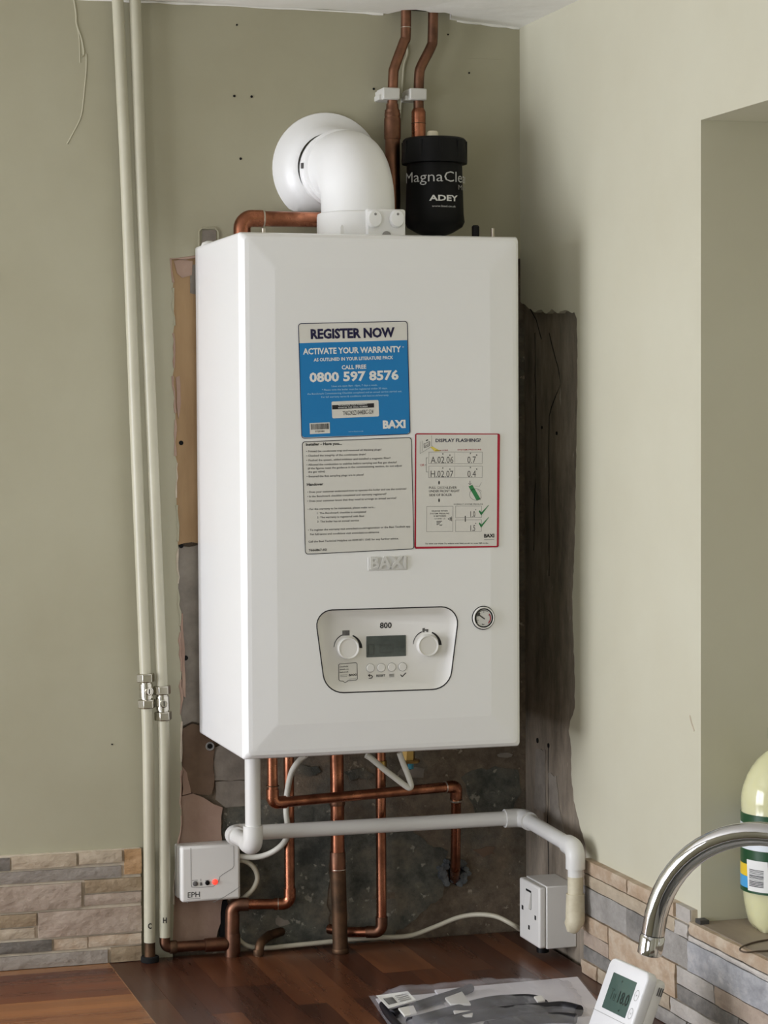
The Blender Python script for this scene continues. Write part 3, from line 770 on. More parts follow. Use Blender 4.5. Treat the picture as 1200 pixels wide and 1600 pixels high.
S.stroke([(450, 632), (320, 540)], 34, DARKG); S.poly([(330, 540), (248, 570), (260, 505), (310, 450)], DARKG)
S.text('bar', 380, 790, 450, 790, 34, INK, 0.03)
for a_ in (200, 130, 90, 30, -30): S.stroke([(428 + 150 * math.cos(R(a_)), 612 - 150 * math.sin(R(a_))), (428 + 178 * math.cos(R(a_)), 612 - 178 * math.sin(R(a_)))], 12, INK)
S.done(g, 'dial_print')

# raised badge
BZ = lambda x, y: P(460 + x * .31667, 860 + y * .31667, y=YF)
a, b = BZ(362, 101), BZ(558, 28)
bd = MB().box((a.x, YF - 0.0012, a.z), (b.x, YF + 0.001, b.z)).build('badge', BADGE, boiler, bevel=0.001)
V, Fc = glyphs('BAXI', 0.03)
x0 = min(v.x for v in V); x1 = max(v.x for v in V)
c0, c1, c2 = BZ(372, 90), BZ(550, 84), BZ(372, 34)
m_ = MB()
pts = [c0 + (c1 - c0) * ((v.x - x0) / (x1 - x0)) + (c2 - c0) * (v.y / CAPH) for v in V]
lt = meshobj('letter', [p + Vector((0, -0.0013, 0)) for p in pts], Fc, BADGE, bd)
sd = lt.modifiers.new('thick', 'SOLIDIFY'); sd.thickness = 0.003; sd.offset = 0
lt.name = 'raised_lettering'

# stickers ------------------------------------------------------------------
def sticker(name, corners, rad, m, rim, parent, y_=YF):
    fr = lambda x, y: P(x, y, y=y_)
    pl = rounded_poly(corners, [rad] * 4, 5)
    o = MB().prism([fr(*q) + Vector((0, -0.0001, 0)) for q in pl], (0, -0.0004, 0)).build(name, m, parent)
    S_ = Sheet(fr, (0, -0.0007, 0)); S_.stroke(pl, 1.1, rim, closed=True); S_.done(o, 'border')
    return o
UP4 = (0, -0.0008, 0)
s1 = sticker('warranty_sticker', [(466, 505.8), (636, 502), (640.7, 678), (471.3, 685)], 4.5, STICK, NAVY, boiler)
s1['label'] = 'blue and white warranty registration sticker'
Q = zoomframe(460, 490, .15833, y=YF)
S = Sheet(Q, (0, -0.0006, 0))
S.poly([(42, 292), (1112, 262), (1140, 1150), (1132, 1172), (1112, 1186), (100, 1222), (82, 1216), (70, 1196)], BLUE)
S.done(s1, 'blue_print')
S = Sheet(Q, UP4)
ln = -0.03
S.text('REGISTER NOW', 160, 247, 990, 228, 88, NAVY, 0.042, ln)
S.text('ACTIVATE YOUR WARRANTY', 84, 402, 1052, 378, 56, WINK, 0.032, ln)
S.text('*', 1062, 352, 1080, 351, 26, WINK, 0.02)
S.text('AS OUTLINED IN YOUR LITERATURE PACK', 190, 472, 974, 448, 31, WINK, 0.026, ln)
S.text('CALL FREE', 466, 550, 708, 542, 38, WINK, 0.026, ln)
S.text('0800 597 8576', 148, 674, 1028, 648, 86, WINK, 0.036, ln)
S.text('Lines are open 8am - 8pm, 7 days a week.', 366, 725, 818, 712, 17, PALEB, 0.012, ln)
S.text('* Please note the boiler must be registered within 30 days,', 270, 762, 916, 744, 17, PALEB, 0.012, ln)
S.text('the Benchmark Commissioning Checklist completed and an annual service carried out.', 126, 802, 1060, 774, 17, PALEB, 0.012, ln)
S.text('For full warranty terms & conditions visit baxi.co.uk/warranty', 264, 832, 928, 812, 17, PALEB, 0.012, ln)
S.text('www.baxi.co.uk', 532, 1170, 680, 1165, 12, PALEB, 0.006, ln)
S.begin(); S.text('BAXI', 872, 1132, 1096, 1124, 72, WINK, 0.05, ln); S.end()
S.done(s1, 'lettering')
for q in (rounded_poly([(364, 868), (828, 852), (834, 1014), (372, 1034)], [14] * 4, 4), [(148, 1082), (346, 1072), (350, 1180), (152, 1190)]):
    S = Sheet(Q, UP4); S.poly(q, STICK); S.done(s1, 'serial_label')
S = Sheet(Q, (0, -0.0011, 0))
S.poly([(370, 904), (782, 884), (784, 926), (372, 946)], INK)
S.text('TNG242Z1044EBC-S24', 474, 1004, 776, 988, 42, INK, 0.0)
x_ = 160
while x_ < 330:
    w_ = random.choice((2.5, 4, 6)); S.poly([(x_, 1090 - (x_ - 160) * .04), (x_ + w_, 1090 - (x_ - 160) * .04), (x_ + w_ + 2, 1146 - (x_ - 160) * .04), (x_ + 2, 1146 - (x_ - 160) * .04)], INK); x_ += w_ + random.choice((2.5, 4, 5))
S.text('7729380', 202, 1172, 296, 1167, 15, INK, 0.01)
S.done(s1, 'label_print')
S = Sheet(Q, (0, -0.0013, 0))
S.text('TO ACTIVATE YOUR WARRANTY', 430, 914, 716, 900, 12, WINK, 0.01); S.text('REGISTER THIS SERIAL NUMBER', 430, 936, 722, 922, 12, WINK, 0.01)
S.done(s1, 'label_lettering')

s2 = sticker('checklist_sticker', [(472, 690.5), (642.5, 683.5), (646.6, 857.5), (477, 866)], 4.5, STICK, INK, boiler)
s2['label'] = 'white installer checklist sticker with a black outline'
Q = zoomframe(470, 680, .15, y=YF)
S = Sheet(Q, UP4)
S.text('Installer - Have you...', 52, 110, 426, 98, 27, INK, 0.03, ln)
L2 = [('\u2022 Primed the condensate trap and removed all blanking plugs?', 54, 178, 838, 158), ('\u2022 Checked the integrity of the condensate drain?', 54, 224, 676, 208),
      ('\u2022 Flushed the system, added inhibitor and installed a magnetic filter?', 56, 272, 932, 246), ('\u2022 Allowed the combustion to stabilise before carrying out flue gas checks?', 58, 318, 998, 290),
      ('(if the figures meet the guidance in the commissioning section, do not adjust', 72, 356, 1052, 326), ('the gas valve)', 74, 392, 250, 386),
      ('\u2022 Ensured the flue sampling plugs are in place?', 60, 440, 654, 420), ('\u2022 Does your customer understand how to operate the boiler and use the controls?', 66, 602, 1098, 566),
      ('\u2022 Is the Benchmark checklist completed and warranty registered?', 66, 648, 890, 620), ('\u2022 Does your customer know that they need to arrange an annual service?', 66, 696, 994, 662),
      ('\u2022 For the warranty to be maintained, please make sure...', 70, 780, 774, 758), ('1  The Benchmark checklist is completed', 168, 822, 678, 806), ('2  The warranty is registered with Baxi', 168, 866, 658, 850),
      ('3  The boiler has an annual service', 170, 910, 604, 896), ('\u2022 To register the warranty visit www.baxi.co.uk/registration or the Baxi Toolbelt app', 74, 998, 1138, 958),
      ('For full terms and conditions visit www.baxi.co.uk/terms', 96, 1042, 814, 1018), ('Call the Baxi Technical Helpline on 0344 871 1545 for any further advice.', 78, 1118, 1018, 1084)]
for t, xl, yl, xr, yr in L2: S.text(t, xl, yl, xr, yr, 19, GREYINK, 0.016, ln)
S.text('Handover', 62, 527, 232, 521, 26, INK, 0.03, ln)
S.text('7666867-02', 82, 1210, 268, 1202, 22, INK, 0.02, ln)
S.done(s2, 'lettering')

s3 = sticker('fault_code_sticker', [(649, 677.5), (780.5, 678), (778.5, 854.5), (648, 857)], 2.5, REDB, REDB, boiler)
s3['label'] = 'white fault code sticker with a red border'
Q = zoomframe(640, 670, .125, y=YF)
S = Sheet(Q, (0, -0.0006, 0))
S.poly([(84, 72), (1096, 72), (1088, 1462), (80, 1474)], STICK)
S.done(s3, 'white_ground')
S = Sheet(Q, UP4)
S.text('DISPLAY FLASHING?', 322, 166, 886, 162, 40, NAVY, 0.022)
S.stroke([(272, 85), (272, 215), (290, 218)], 4, LGREY); S.stroke([(128, 160), (128, 310), (260, 230)], 4, LGREY); S.stroke([(155, 150), (155, 280)], 4, LGREY)
S.stroke([(176, 190), (250, 160), (250, 210), (182, 240)], 6, GREYINK, closed=True); S.text('OxO', 186, 226, 244, 200, 22, GREYINK, 0.02); S.stroke([(204, 148), (226, 138)], 12, INK)
S.poly([(252, 225), (284, 222), (390, 280), (310, 284)], YELI)
S.text('ERROR CODE', 320, 280, 476, 276, 15, REDB, 0.01); S.text('SYSTEM PRESSURE', 596, 272, 894, 266, 15, REDB, 0.01)
for y_, c, p_ in ((290, 'A.02.06', '0.7'), (466, 'H.02.07', '0.4')):
    S.stroke([(238, y_), (906, y_), (904, y_ + 146), (236, y_ + 146)], 4, LGREY, closed=True)
    S.text(c, 262, y_ + 138, 544, y_ + 138, 80, GREYINK, 0.0); S.text(p_, 720, y_ + 138, 826, y_ + 136, 80, GREYINK, 0.0)
    for x_, k_ in ((412, 22), (500, 38), (757, 16), (835, 36)): S.text('x', x_ - 8, y_ + k_ + 10, x_ + 10, y_ + k_ + 8, 22, INK, 0.03)
    S.stroke([(562, y_ + 10), (562, y_ + 136)], 3, LGREY)
S.text('OR', 130, 468, 182, 466, 28, REDB, 0.0); S.stroke([(224, 362), (206, 362), (206, 540), (230, 540)], 4, GREYINK); S.stroke([(190, 452), (206, 452)], 4, GREYINK)
for y_ in (674, 894): S.begin(); S.poly([(366 + 9 * math.cos(2 * math.pi * k / 12), y_ + 24 * math.sin(2 * math.pi * k / 12)) for k in range(12)], INK); S.end()
S.text('PULL', 240, 750, 328, 750, 28, GREYINK, 0.012); S.text('GREEN', 340, 750, 464, 750, 28, LGREY, 0.006); S.text('LEVER', 470, 750, 588, 748, 28, GREYINK, 0.012)
S.text('UNDER FRONT RIGHT', 240, 794, 622, 790, 28, GREYINK, 0.012); S.text('SIDE OF BOILER', 242, 842, 526, 838, 28, GREYINK, 0.012)
S.arc(826, 820, 80, 72, 30, 330, 5, 5, LGREY); S.stroke([(820, 715), (870, 720), (895, 670)], 4, LGREY); S.arc(840, 840, 50, 80, -40, 90, 5, 5, LGREY)
S.stroke([(752, 650), (752, 690)], 6, GREYINK); S.stroke([(736, 682), (752, 698), (768, 682)], 6, GREYINK)
S.poly([(734, 720), (782, 700), (822, 770), (880, 870), (876, 884), (836, 898), (790, 816)], GREENI)
S.stroke([(212, 970), (540, 968), (538, 1282), (210, 1286)], 4, LGREY, closed=True)
for k, (t, a_, b_) in enumerate((('RELEASE WHEN', 275, 474), ('SYSTEM PRESSURE', 252, 494), ('IS BETWEEN', 300, 452), ('1.0 AND 1.5', 308, 442))): S.text(t, a_, 1036 + k * 32, b_, 1034 + k * 32, 17, GREYINK, 0.01)
for k in range(4): S.stroke([(336, 1156 + k * 14), (402 - k * 14, 1154 + k * 14)], 7, GREYINK)
S.text('bar', 372, 1210, 408, 1208, 16, INK, 0.02)
S.begin(); S.stroke([(476, 1126), (524, 1100), (524, 1152)], 5, INK, closed=True); S.disc(512, 1126, 9, INK, 10); S.end()
S.text('CORRECT SYSTEM PRESSURE', 548, 950, 914, 948, 14, GREYINK, 0.008)
S.stroke([(572, 966), (896, 966), (896, 1108), (572, 1112)], 4, LGREY, closed=True); S.stroke([(572, 1138), (896, 1136), (894, 1282), (572, 1284)], 4, LGREY, closed=True)
S.text('1.0', 758, 1102, 818, 1100, 70, GREYINK, 0.004); S.text('1.5', 758, 1276, 818, 1274, 70, GREYINK, 0.004)
for y_ in (1010, 1182): S.text('x', 816, y_ + 8, 832, y_ + 6, 18, GREYINK, 0.02)
S.begin(); S.stroke([(694, 1090), (694, 1160)], 10, INK); S.end()
for y_ in (952, 1105): S.poly([(990, y_), (892, y_ + 132), (862, y_ + 80), (874, y_ + 66), (896, y_ + 92), (984, y_)], GREENI)
S.begin(); S.text('BAXI', 928, 1358, 1056, 1354, 40, INK, 0.045); S.end(); S.stroke([(930, 1386), (1054, 1382)], 8, LGREY)
S.text('To view our How To videos visit baxi.co.uk or scan QR code.', 190, 1444, 984, 1436, 17, INK, 0.012)
S.done(s3, 'lettering')

# ================================================================== FLUE
FX, FY, FZ = 0.2025, -0.14, ZB + 0.811
flue = thing('flue_elbow', 'white right angled flue pipe rising from the boiler into the wall', 'flue', (FX, FY, ZB + BH))
FR_ = 0.0515
path = [(FX, FY, ZB + BH + 0.03), (FX, FY, FZ - 0.062)]
for k in range(1, 13):
    a = R(90 * k / 12); path.append((FX, FY + 0.062 - 0.062 * math.cos(a), FZ - 0.062 + 0.062 * math.sin(a)))
path += [(FX, -0.06, FZ), (FX, 0.004, FZ)]
MB().tube(path, FR_, 40).build('elbow_pipe', FLUEW, flue, smooth=50)
MB().lathe((FX, -0.062, FZ), [(FR_, 0), (FR_ + .004, 0.002), (FR_ + .004, 0.006), (FR_ + .001, 0.009), (FR_ + .0015, 0.02), (FR_ + .004, 0.022), (FR_ + .004, 0.03), (FR_, 0.032)], axis=(0, 1, 0), n=40).build('joint_collar', FLUEW, flue, smooth=40)
q = P(475, 259, x=FX - FR_ - .001); MB().box((FX - FR_ - .0055, q.y - .002, q.z - .004), (FX - FR_ - .002, q.y + .002, q.z + .004)).build('clip_screw', GREYINK, flue, bevel=.0006)
m_ = MB().lathe((0.1965, 0, ZB + 0.8150), [(0.0812, 0.0005), (0.0822, -0.002), (0.0815, -0.004), (0.070, -0.0085), (0.061, -0.0155), (0.0570, -0.022), (0.050, -0.024), (0.050, 0.0005)], axis=(0, 1, 0), n=56)
zc = P(447, 329.5, y=-0.003).z
for v in m_.v:
    if v.z < zc: v.z = zc
m_.build('wall_flange', FLUEW, flue, smooth=45)
MB().lathe((FX, FY, ZB + BH - 0.002), [(0.0575, 0), (0.0575, 0.036), (0.0565, 0.040), (0.053, 0.0415)], n=48).build('flue_adapter', FLUEW, flue, smooth=35)
q = P(534, 352, y=FY - .057); MB().prism([(q.x - .003, FY - .0565, ZB + BH), (q.x + .003, FY - .0565, ZB + BH), (q.x + .0018, FY - .0565, ZB + BH + .016), (q.x, FY - .0565, ZB + BH + .019), (q.x - .0018, FY - .0565, ZB + BH + .016)], (0, -.003, 0)).build('rib', FLUEW, flue)
yb_ = FY - 0.062
a, b = P(573, 362, y=yb_), P(634, 327, y=yb_)
sp = MB().box((a.x, yb_, ZB + BH), (b.x, FY - 0.03, b.z)).build('sampling_block', FLUEW, flue, bevel=0.003)
for px in (584, 619):
    c = P(px, 341, y=yb_)
    m_ = MB()
    V = []; n = 20
    ax = -1 if px < 600 else 1
    ring0 = [(c.x + 0.0105 * math.cos(2 * math.pi * k / n) , c.z + 0.0125 * math.sin(2 * math.pi * k / n) - .001) for k in range(n)]
    for sc_, dy in ((1.0, 0.0), (1.0, -0.005), (0.85, -0.008), (0.3, -0.0085)):
        V += [Vector((c.x + (x - c.x) * sc_, yb_ + dy, c.z + (z - c.z) * sc_)) for x, z in ring0]
    Fc = [(i * n + k, i * n + (k + 1) % n, (i + 1) * n + (k + 1) % n, (i + 1) * n + k) for i in range(3) for k in range(n)] + [tuple(3 * n + k for k in range(n))]
    cap = meshobj('sampling_cap', V, Fc, FLUEW, sp, smooth=40)
    MB().lathe((c.x, yb_ - .0082, c.z + .005), [(0.0018, 0), (0.0018, 0.0008), (0.001, 0.0010)], axis=(0, -1, 0), n=12).build('cap_screw', LGREY, sp, smooth=40)
MB().lathe((P(604, 352, y=yb_).x, yb_ + .001, ZB + BH + .004), [(0.007, 0), (0.006, 0.003), (0.003, 0.0035)], axis=(0, -1, 0), n=20).build('block_web', LGREY, sp, smooth=40)

# ================================================================== MAGNETIC FILTER
MY = -0.07
mc = P(679, 300, y=MY); mx = mc.x
zz = lambda py: P(679, py, y=MY - 0.045).z
rb_ = 0.0425
filt = thing('magnetic_filter', 'black magnetic system filter canister above the boiler', 'filter', (mx, MY, zz(362)))
def crad(px): return abs(P(px, 300, y=MY).x - mx) * 0.957
MB().lathe((mx, MY, 0), [(0.016, zz(364)), (0.026, zz(360)), (0.040, zz(351)), (crad(725.5), zz(343)), (crad(724), zz(330)), (crad(722), zz(255)), (crad(722), zz(250))], n=48).build('canister', BLACKP, filt, smooth=40)
m_ = MB().lathe((mx, MY, 0), [(crad(724), zz(252)), (crad(729.5), zz(251)), (crad(730), zz(246)), (crad(728), zz(214)), (crad(725), zz(211)), (0.02, zz(210)), (0, zz(210))], n=48)
cap = m_.build('cap', BLACKP, filt, smooth=35)
for k in range(10):
    a = 2 * math.pi * k / 10 + 0.2
    d = Vector((math.cos(a), math.sin(a), 0)); rr = crad(728.6); tang = Vector((-d.y, d.x, 0))
    o_ = Vector((mx, MY, zz(246))) + d * (rr - .001) - tang * .002
    MB().frame_box(o_, tang * .004, d * .0022, (0, 0, zz(216) - zz(246))).build('grip_rib', BLACKP, cap, bevel=.0006)
q = P(676, 205, y=MY - .01)
MB().lathe((q.x, MY - .01, zz(212) - .002), [(0.0085, 0), (0.0085, 0.004), (0.0078, 0.011), (0.006, 0.013)], n=20).build('bleed_cap', mat('cream_plastic', rgb(224, 216, 190), rough=.4), filt, smooth=40)
q = P(684, 363, y=MY)
MB().lathe((q.x, MY, ZB + BH - 0.001), [(0.006, 0), (0.006, zz(360) - ZB - BH)], n=14).build('drain_stub', LGREY, filt, smooth=40)
zc2 = (zz(362) + zz(210)) / 2
MB().box((mx - 0.02, MY + rb_ - 0.006, zc2 - 0.02), (mx + 0.02, 0.0, zc2 + 0.02)).build('wall_bracket', BLACKP, filt, bevel=.002)
def cyl_text(t, pxl, pxr, py, h, m, bold, parent, r_):
    V, Fc = glyphs(t, bold); x0 = min(v.x for v in V); x1 = max(v.x for v in V)
    vd = Vector((CAM.x - mx, CAM.y - MY, 0)).normalized(); rt = Vector((-vd.y, vd.x, 0))      # screen-right from the viewer's side
    def s2a(px): return math.asin(max(-1, min(1, (P(px, 300, y=MY).x - mx) * 0.957 / 0.0425)))
    aL, aR = (pxl, pxr) if abs(pxl) < 4 else (s2a(pxl), s2a(pxr))
    z0_ = P(679, py, y=MY - .04).z; k = (zz(py - h) - zz(py)) / CAPH
    out = []
    for v in V:
        a = aL + (aR - aL) * (v.x - x0) / (x1 - x0)
        d = vd * math.cos(a) + rt * math.sin(a)
        out.append(Vector((mx, MY, z0_ + v.y * k)) + d * r_)
    return meshobj('lettering', out, Fc, m, parent)
can = filt.children[0]
WGREY = mat('soft_white_ink', rgb(200, 200, 198), rough=.5)
cyl_text('MagnaClean', R(-66), R(92), 283.5, 16, WGREY, -0.004, can, 0.0444)
cyl_text('Micro', R(50), R(92), 295, 7.5, LGREY, 0.0, can, 0.0446)
cyl_text('ADEY', 671, 712.5, 313.5, 8.5, WINK, 0.03, can, 0.0448)
cyl_text('www.baxi.co.uk', 675, 709.5, 323.5, 3, WGREY, 0.01, can, 0.0450)

# ================================================================== PIPES
def pipe(parent, name, pts, r_, m, rad=0.0, n=20):
    return MB().tube(fillet(pts, rad) if rad else [Vector(p) for p in pts], r_, n).build(name, m, parent, smooth=50)
def elbow(parent, a, b, c, r_, m, rad, leg=0.012, name='elbow'):
    a, b, c = map(Vector, (a, b, c)); d1 = (a - b).normalized(); d2 = (c - b).normalized(); t = rad / math.tan(d1.angle(d2) / 2) + leg
    return MB().tube(fillet([b + d1 * t, b, b + d2 * t], rad), r_, 24).build(name, m, parent, smooth=50)
def collar(parent, p, d, r_, h, m, name='coupling'):
    return ring(p, d, r_, h).build(name, m, parent, smooth=40)

# two copper pipes from the ceiling
YA = -0.034
def line(pix, y_): return [P(a, b, y=y_) for a, b in pix]
pa = thing('copper_pipe', 'kinked copper pipe from the ceiling passing behind the white flue elbow', 'pipe', P(614, 330, y=YA), 'copper pipes through the ceiling')
pts = line(((634.5, 2), (634, 56), (631, 66), (617, 104), (614.5, 118), (613, 168)), YA)
MB().tube(spline(pts, 7), 0.0075, 20).build('pipe', COPOLD, pa, smooth=50)
top = P(613, 165, y=YA); bot = Vector((top.x, YA, ZB + 0.60))
pipe(pa, 'lower_pipe', [P(613, 172, y=YA), bot], 0.0110, COPOLD)
d_ = Vector((0, 0, 1))
MB().lathe((top.x, YA, P(613, 182, y=YA).z), [(0.0116, 0), (0.0116, 0.004), (0.0090, 0.012), (0.0088, 0.018)], n=24).build('reducer', COPOLD, pa, smooth=40)
collar(pa, (top.x, YA, P(612, 201, y=YA).z), d_, 0.0122, 0.031, COPOLD)
for py in (176, 193, 211): collar(pa, (top.x, YA, P(612, py, y=YA).z), d_, 0.0118 if py > 180 else 0.0094, 0.0016, SOLDER, 'solder_ring')
collar(pa, P(634.5, 43, y=YA), d_, 0.0079, 0.0012, SOLDER, 'solder_ring')

pb = thing('copper_pipe', 'kinked copper pipe from the ceiling down into the black filter', 'pipe', P(652, 214, y=YA), 'copper pipes through the ceiling')
pts = line(((677, 4), (676, 60), (673, 74), (658, 104), (655, 118), (654, 150)), YA)
MB().tube(spline(pts, 7) + [Vector((P(654, 150, y=YA).x, YA, P(654, 185, y=YA).z))], 0.0075, 20).build('pipe', COPOLD, pb, smooth=50)
tx = P(654, 180, y=YA).x
MB().lathe((tx, YA, P(654, 178, y=YA).z), [(0.0104, 0), (0.0104, 0.003), (0.0080, 0.008)], n=24).build('reducer', COPPER, pb, smooth=40)
pipe(pb, 'lower_pipe', [(tx, YA, P(654, 178, y=YA).z), (tx, YA, zz(211) + 0.0003)], 0.0104, COPPER)
collar(pb, (tx, YA, P(654, 193, y=YA).z), d_, 0.0108, 0.001, COPDULL, 'solder_ring')
for px, py, lbl in ((610, 146, 'white plastic pipe clip on the ceiling pipe over the flue'), (652, 147, 'white plastic pipe clip on the ceiling pipe over the black filter')):
    c = P(px, py, y=YA - 0.011)
    pc = thing('pipe_clip', lbl, 'pipe clip', (c.x, 0, c.z), 'white pipe clips under the ceiling')
    xa, xb = P(px - 16, py, y=YA - 0.011).x, P(px + 15, py, y=YA - 0.011).x
    CLIP = mat('clip_plastic', rgb(206, 204, 196), rough=.45)
    MB().box((xa + .004, YA - 0.0125, c.z - 0.0085), (xb, -0.012, c.z + 0.0085)).build('clip_body', CLIP, pc, bevel=.002)
    MB().box((xa, YA - 0.004, c.z - 0.0085), (xa + .006, -0.014, c.z - 0.001)).build('clip_lip', CLIP, pc, bevel=.001)
    MB().box((xa + .006, -0.013, c.z - 0.007), (xb - .006, 0.0, c.z + 0.007)).build('clip_foot', CLIP, pc)

# copper pipe over the boiler's top left
yt_ = -0.05
pt = thing('copper_pipe', 'fat copper pipe bending down at the top left of the boiler', 'pipe', P(377, 365, y=yt_))
A_ = P(378, 380, y=yt_); B_ = P(378, 341, y=yt_); C_ = P(500, 342, y=yt_); C_.z = B_.z
A_ = Vector((B_.x, yt_, ZB + BH)); D_ = Vector((P(610, 342, y=yt_).x, yt_, B_.z))
pipe(pt, 'pipe', [A_, B_, D_], 0.0110, COPPER, 0.018)
elbow(pt, A_, B_, D_, 0.0123, COPPER, 0.019, 0.012)
collar(pt, P(411, 342, y=yt_) * 1, (1, 0, 0), 0.0127, 0.0025, SOLDER, 'solder_ring')
pt.children[-1].location.z += B_.z - P(411, 342, y=yt_).z

# painted pipes at the left
def painted(pix, name_lbl, letter, vy, lx, ly, end, bare):
    yy = -0.020
    t = thing('painted_pipe', name_lbl, 'pipe', P(*pix[-1], y=yy), 'cream painted pipes beside the boiler')
    pts = spline(line(pix, yy), 6)
    zc_ = P(pix[3][0], vy, y=yy).z
    up_ = [p for p in pts if p.z > zc_ + 0.024]; lo_ = [p for p in pts if p.z < zc_ - 0.024]
    # the pipe reaches through the ceiling
    a = up_[0]; up_.insert(0, a + (a - up_[1]).normalized() * 0.06)
    mid = Vector((up_[-1].x + (lo_[0].x - up_[-1].x) * .5, yy, zc_))
    dr = (up_[-1] - lo_[0]).normalized()
    up_.append(mid + dr * 0.018); lo_.insert(0, mid - dr * 0.018)
    MB().tube(up_, 0.0083, 20).build('upper_pipe', CREAMP, t, smooth=50)
    if end: lo_.append(end)
    lo2 = MB().tube(lo_, 0.0083, 20).build('lower_pipe', CREAMP, t, smooth=50)
    vb = MB().tube([mid - dr * .017, mid - dr * .010, mid - dr * .0098, mid + dr * .0098, mid + dr * .010, mid + dr * .017], [.0085, .0085, .0098, .0098, .0085, .0085], 24).build('isolating_valve', CHROMED, t, smooth=40)
    for s_ in (1, -1):
        c0 = mid + dr * s_ * 0.0185
        MB().tube([c0 - dr * .0066, c0 - dr * .0054, c0 + dr * .0054, c0 + dr * .0066], [.0112, .0128, .0128, .0112], 6).build('nut', CHROMED, vb, bevel=.0006)
    dirs = Vector((0.25 if letter == 'C' else 0, -1, 0)).normalized()
    sc_ = MB().lathe(mid + dirs * .008, [(0.0058, 0), (0.0058, 0.0032), (0.0046, 0.0036), (0.0044, 0.0028), (0, 0.0028)], axis=dirs, n=20).build('valve_screw', CHROMED, vb, smooth=40)
    MB().frame_box(mid + dirs * .0109 - Vector((.0005, 0, .0034)), (.001, 0, 0), (0, -.0006, 0), (0, 0, .0068)).build('screw_slot', HOLE, vb)
    c = P(lx, ly, y=yy - .0083)
    fr = lambda x, y: P(x, y, y=yy - .0086)
    S = Sheet(fr, (0, 0, 0)); S.text(letter, lx - 3, ly + 4, lx + 3, ly + 4, 8, INK, 0.03); S.done(lo2, 'pen_mark')
    return t
pcold = painted(((184, 0), (191, 150), (198, 300), (213, 700), (226, 1020), (231, 1150), (233, 1300), (234, 1472)), 'cream painted pipe with an isolating valve, marked C near its foot', 'C', 1080, 234, 1447, None, True)
a = P(234, 1470, y=-.02)
pipe(pcold, 'bare_end', [a, (a.x, a.y, WT)], 0.0077, COPDULL)
collar(pcold, (a.x, a.y, WT + 0.004), d_, 0.013, 0.008, HOLE, 'floor_collar')
phot = painted(((211, 0), (216, 150), (221, 300), (238, 700), (251, 1020), (256, 1150), (257, 1300), (257.5, 1464)), 'cream painted pipe with an isolating valve, marked H near its foot', 'H', 1099, 257.5, 1438, None, False)
e0 = P(257.5, 1466, y=-.02)

# copper run from the hot pipe to the boiler connection (tee by the receiver)
YT = -0.024
pl_ = thing('copper_pipe', 'old copper pipe with a tee, running from the painted pipes up under the boiler', 'pipe', P(362, 1495, z=WT))
T0 = P(363, 1413, y=YT); T1 = P(362, 1474, y=YT); TB = Vector((T1.x, YT, WT))
H0 = Vector((e0.x, -0.02, e0.z + 0.004)); H1 = Vector((e0.x, -0.02, T1.z))
pipe(pl_, 'branch_pipe', [H0, H1, Vector((T1.x, YT, T1.z))], 0.0078, COPOLD, 0.010)
collar(pl_, P(337, 1474, y=YT), (1, 0, 0), 0.0100, 0.032, COPOLD, 'tee_arm')
pl_.children[-1].location.z += T1.z - P(337, 1474, y=YT).z
collar(pl_, (H1.x + .012, -0.02, T1.z), (1, 0, 0), 0.0095, 0.010, COPDULL)
V0 = P(449, 1186, y=-0.045); V1 = P(455, 1412, y=-0.045); V1.x = (V0.x + V1.x) / 2; V0.x = V1.x
V0.z = ZB
K0 = Vector((T0.x, YT, V1.z)); 
pipe(pl_, 'riser', [V0, V1, K0 + Vector((0, 0, 0)), Vector((T0.x, YT, T1.z))], 0.0075, COPPER, 0.012)
pipe(pl_, 'lower_pipe', [Vector((T0.x, YT, K0.z - .014)), TB], 0.0105, COPOLD)
elbow(pl_, V0, V1, K0, 0.0088, COPPER, 0.012, 0.011)
elbow(pl_, V1, K0, TB, 0.0098, COPOLD, 0.012, 0.012)
collar(pl_, V1.lerp(K0, .2), K0 - V1, 0.0092, 0.0016, SOLDER, 'solder_ring')
collar(pl_, Vector((T0.x, YT, T1.z)), d_, 0.0112, 0.03, COPOLD, 'tee_body')

# stub bending out of the worktop
st = thing('pipe_stub', 'short dull pipe stub bending up from the worktop beside the white cable', 'pipe', P(404, 1493, z=WT))
a = P(404, 1494, z=WT); MB().tube(fillet([a, P(406, 1474, y=a.y), P(420, 1462, y=-.004), P(440, 1455, y=.012)], .012), .0068, 16).build('stub', COPDULL, st, smooth=50)
collar(st, a + Vector((0, 0, .006)), d_, .0078, .008, COPDULL)

# 22 mm gas pipe
YG = -0.052
gp = thing('copper_pipe', 'thick copper gas pipe standing straight from the worktop to the boiler', 'pipe', P(535, 1490, z=WT))
G0 = P(526, 1186, y=YG); G1 = P(533, 1490, y=YG)
gxm = lambda t: G0.lerp(G1, t)
gt = Vector((G0.x, YG, ZB)); gm = Vector((G0.x + .001, YG, P(528, 1352, y=YG).z)); gb = Vector((G1.x - .001, YG, WT))
pipe(gp, 'upper_pipe', [gt, gm], 0.0100, COPPER)
pipe(gp, 'lower_pipe', [gm, gb], 0.0112, COPDULL)
for py, h in ((1252, .012), (1346, .028)):
    c = P(527, py, y=YG); collar(gp, (G0.x + .0005, YG, c.z), d_, 0.0116, h, COPOLD)
collar(gp, (G0.x + .001, YG, P(528, 1358, y=YG).z), d_, .0119, .0015, SOLDER, 'solder_ring')
collar(gp, gb + Vector((0, 0, .0035)), d_, .0125, .007, COPDULL, 'floor_collar')

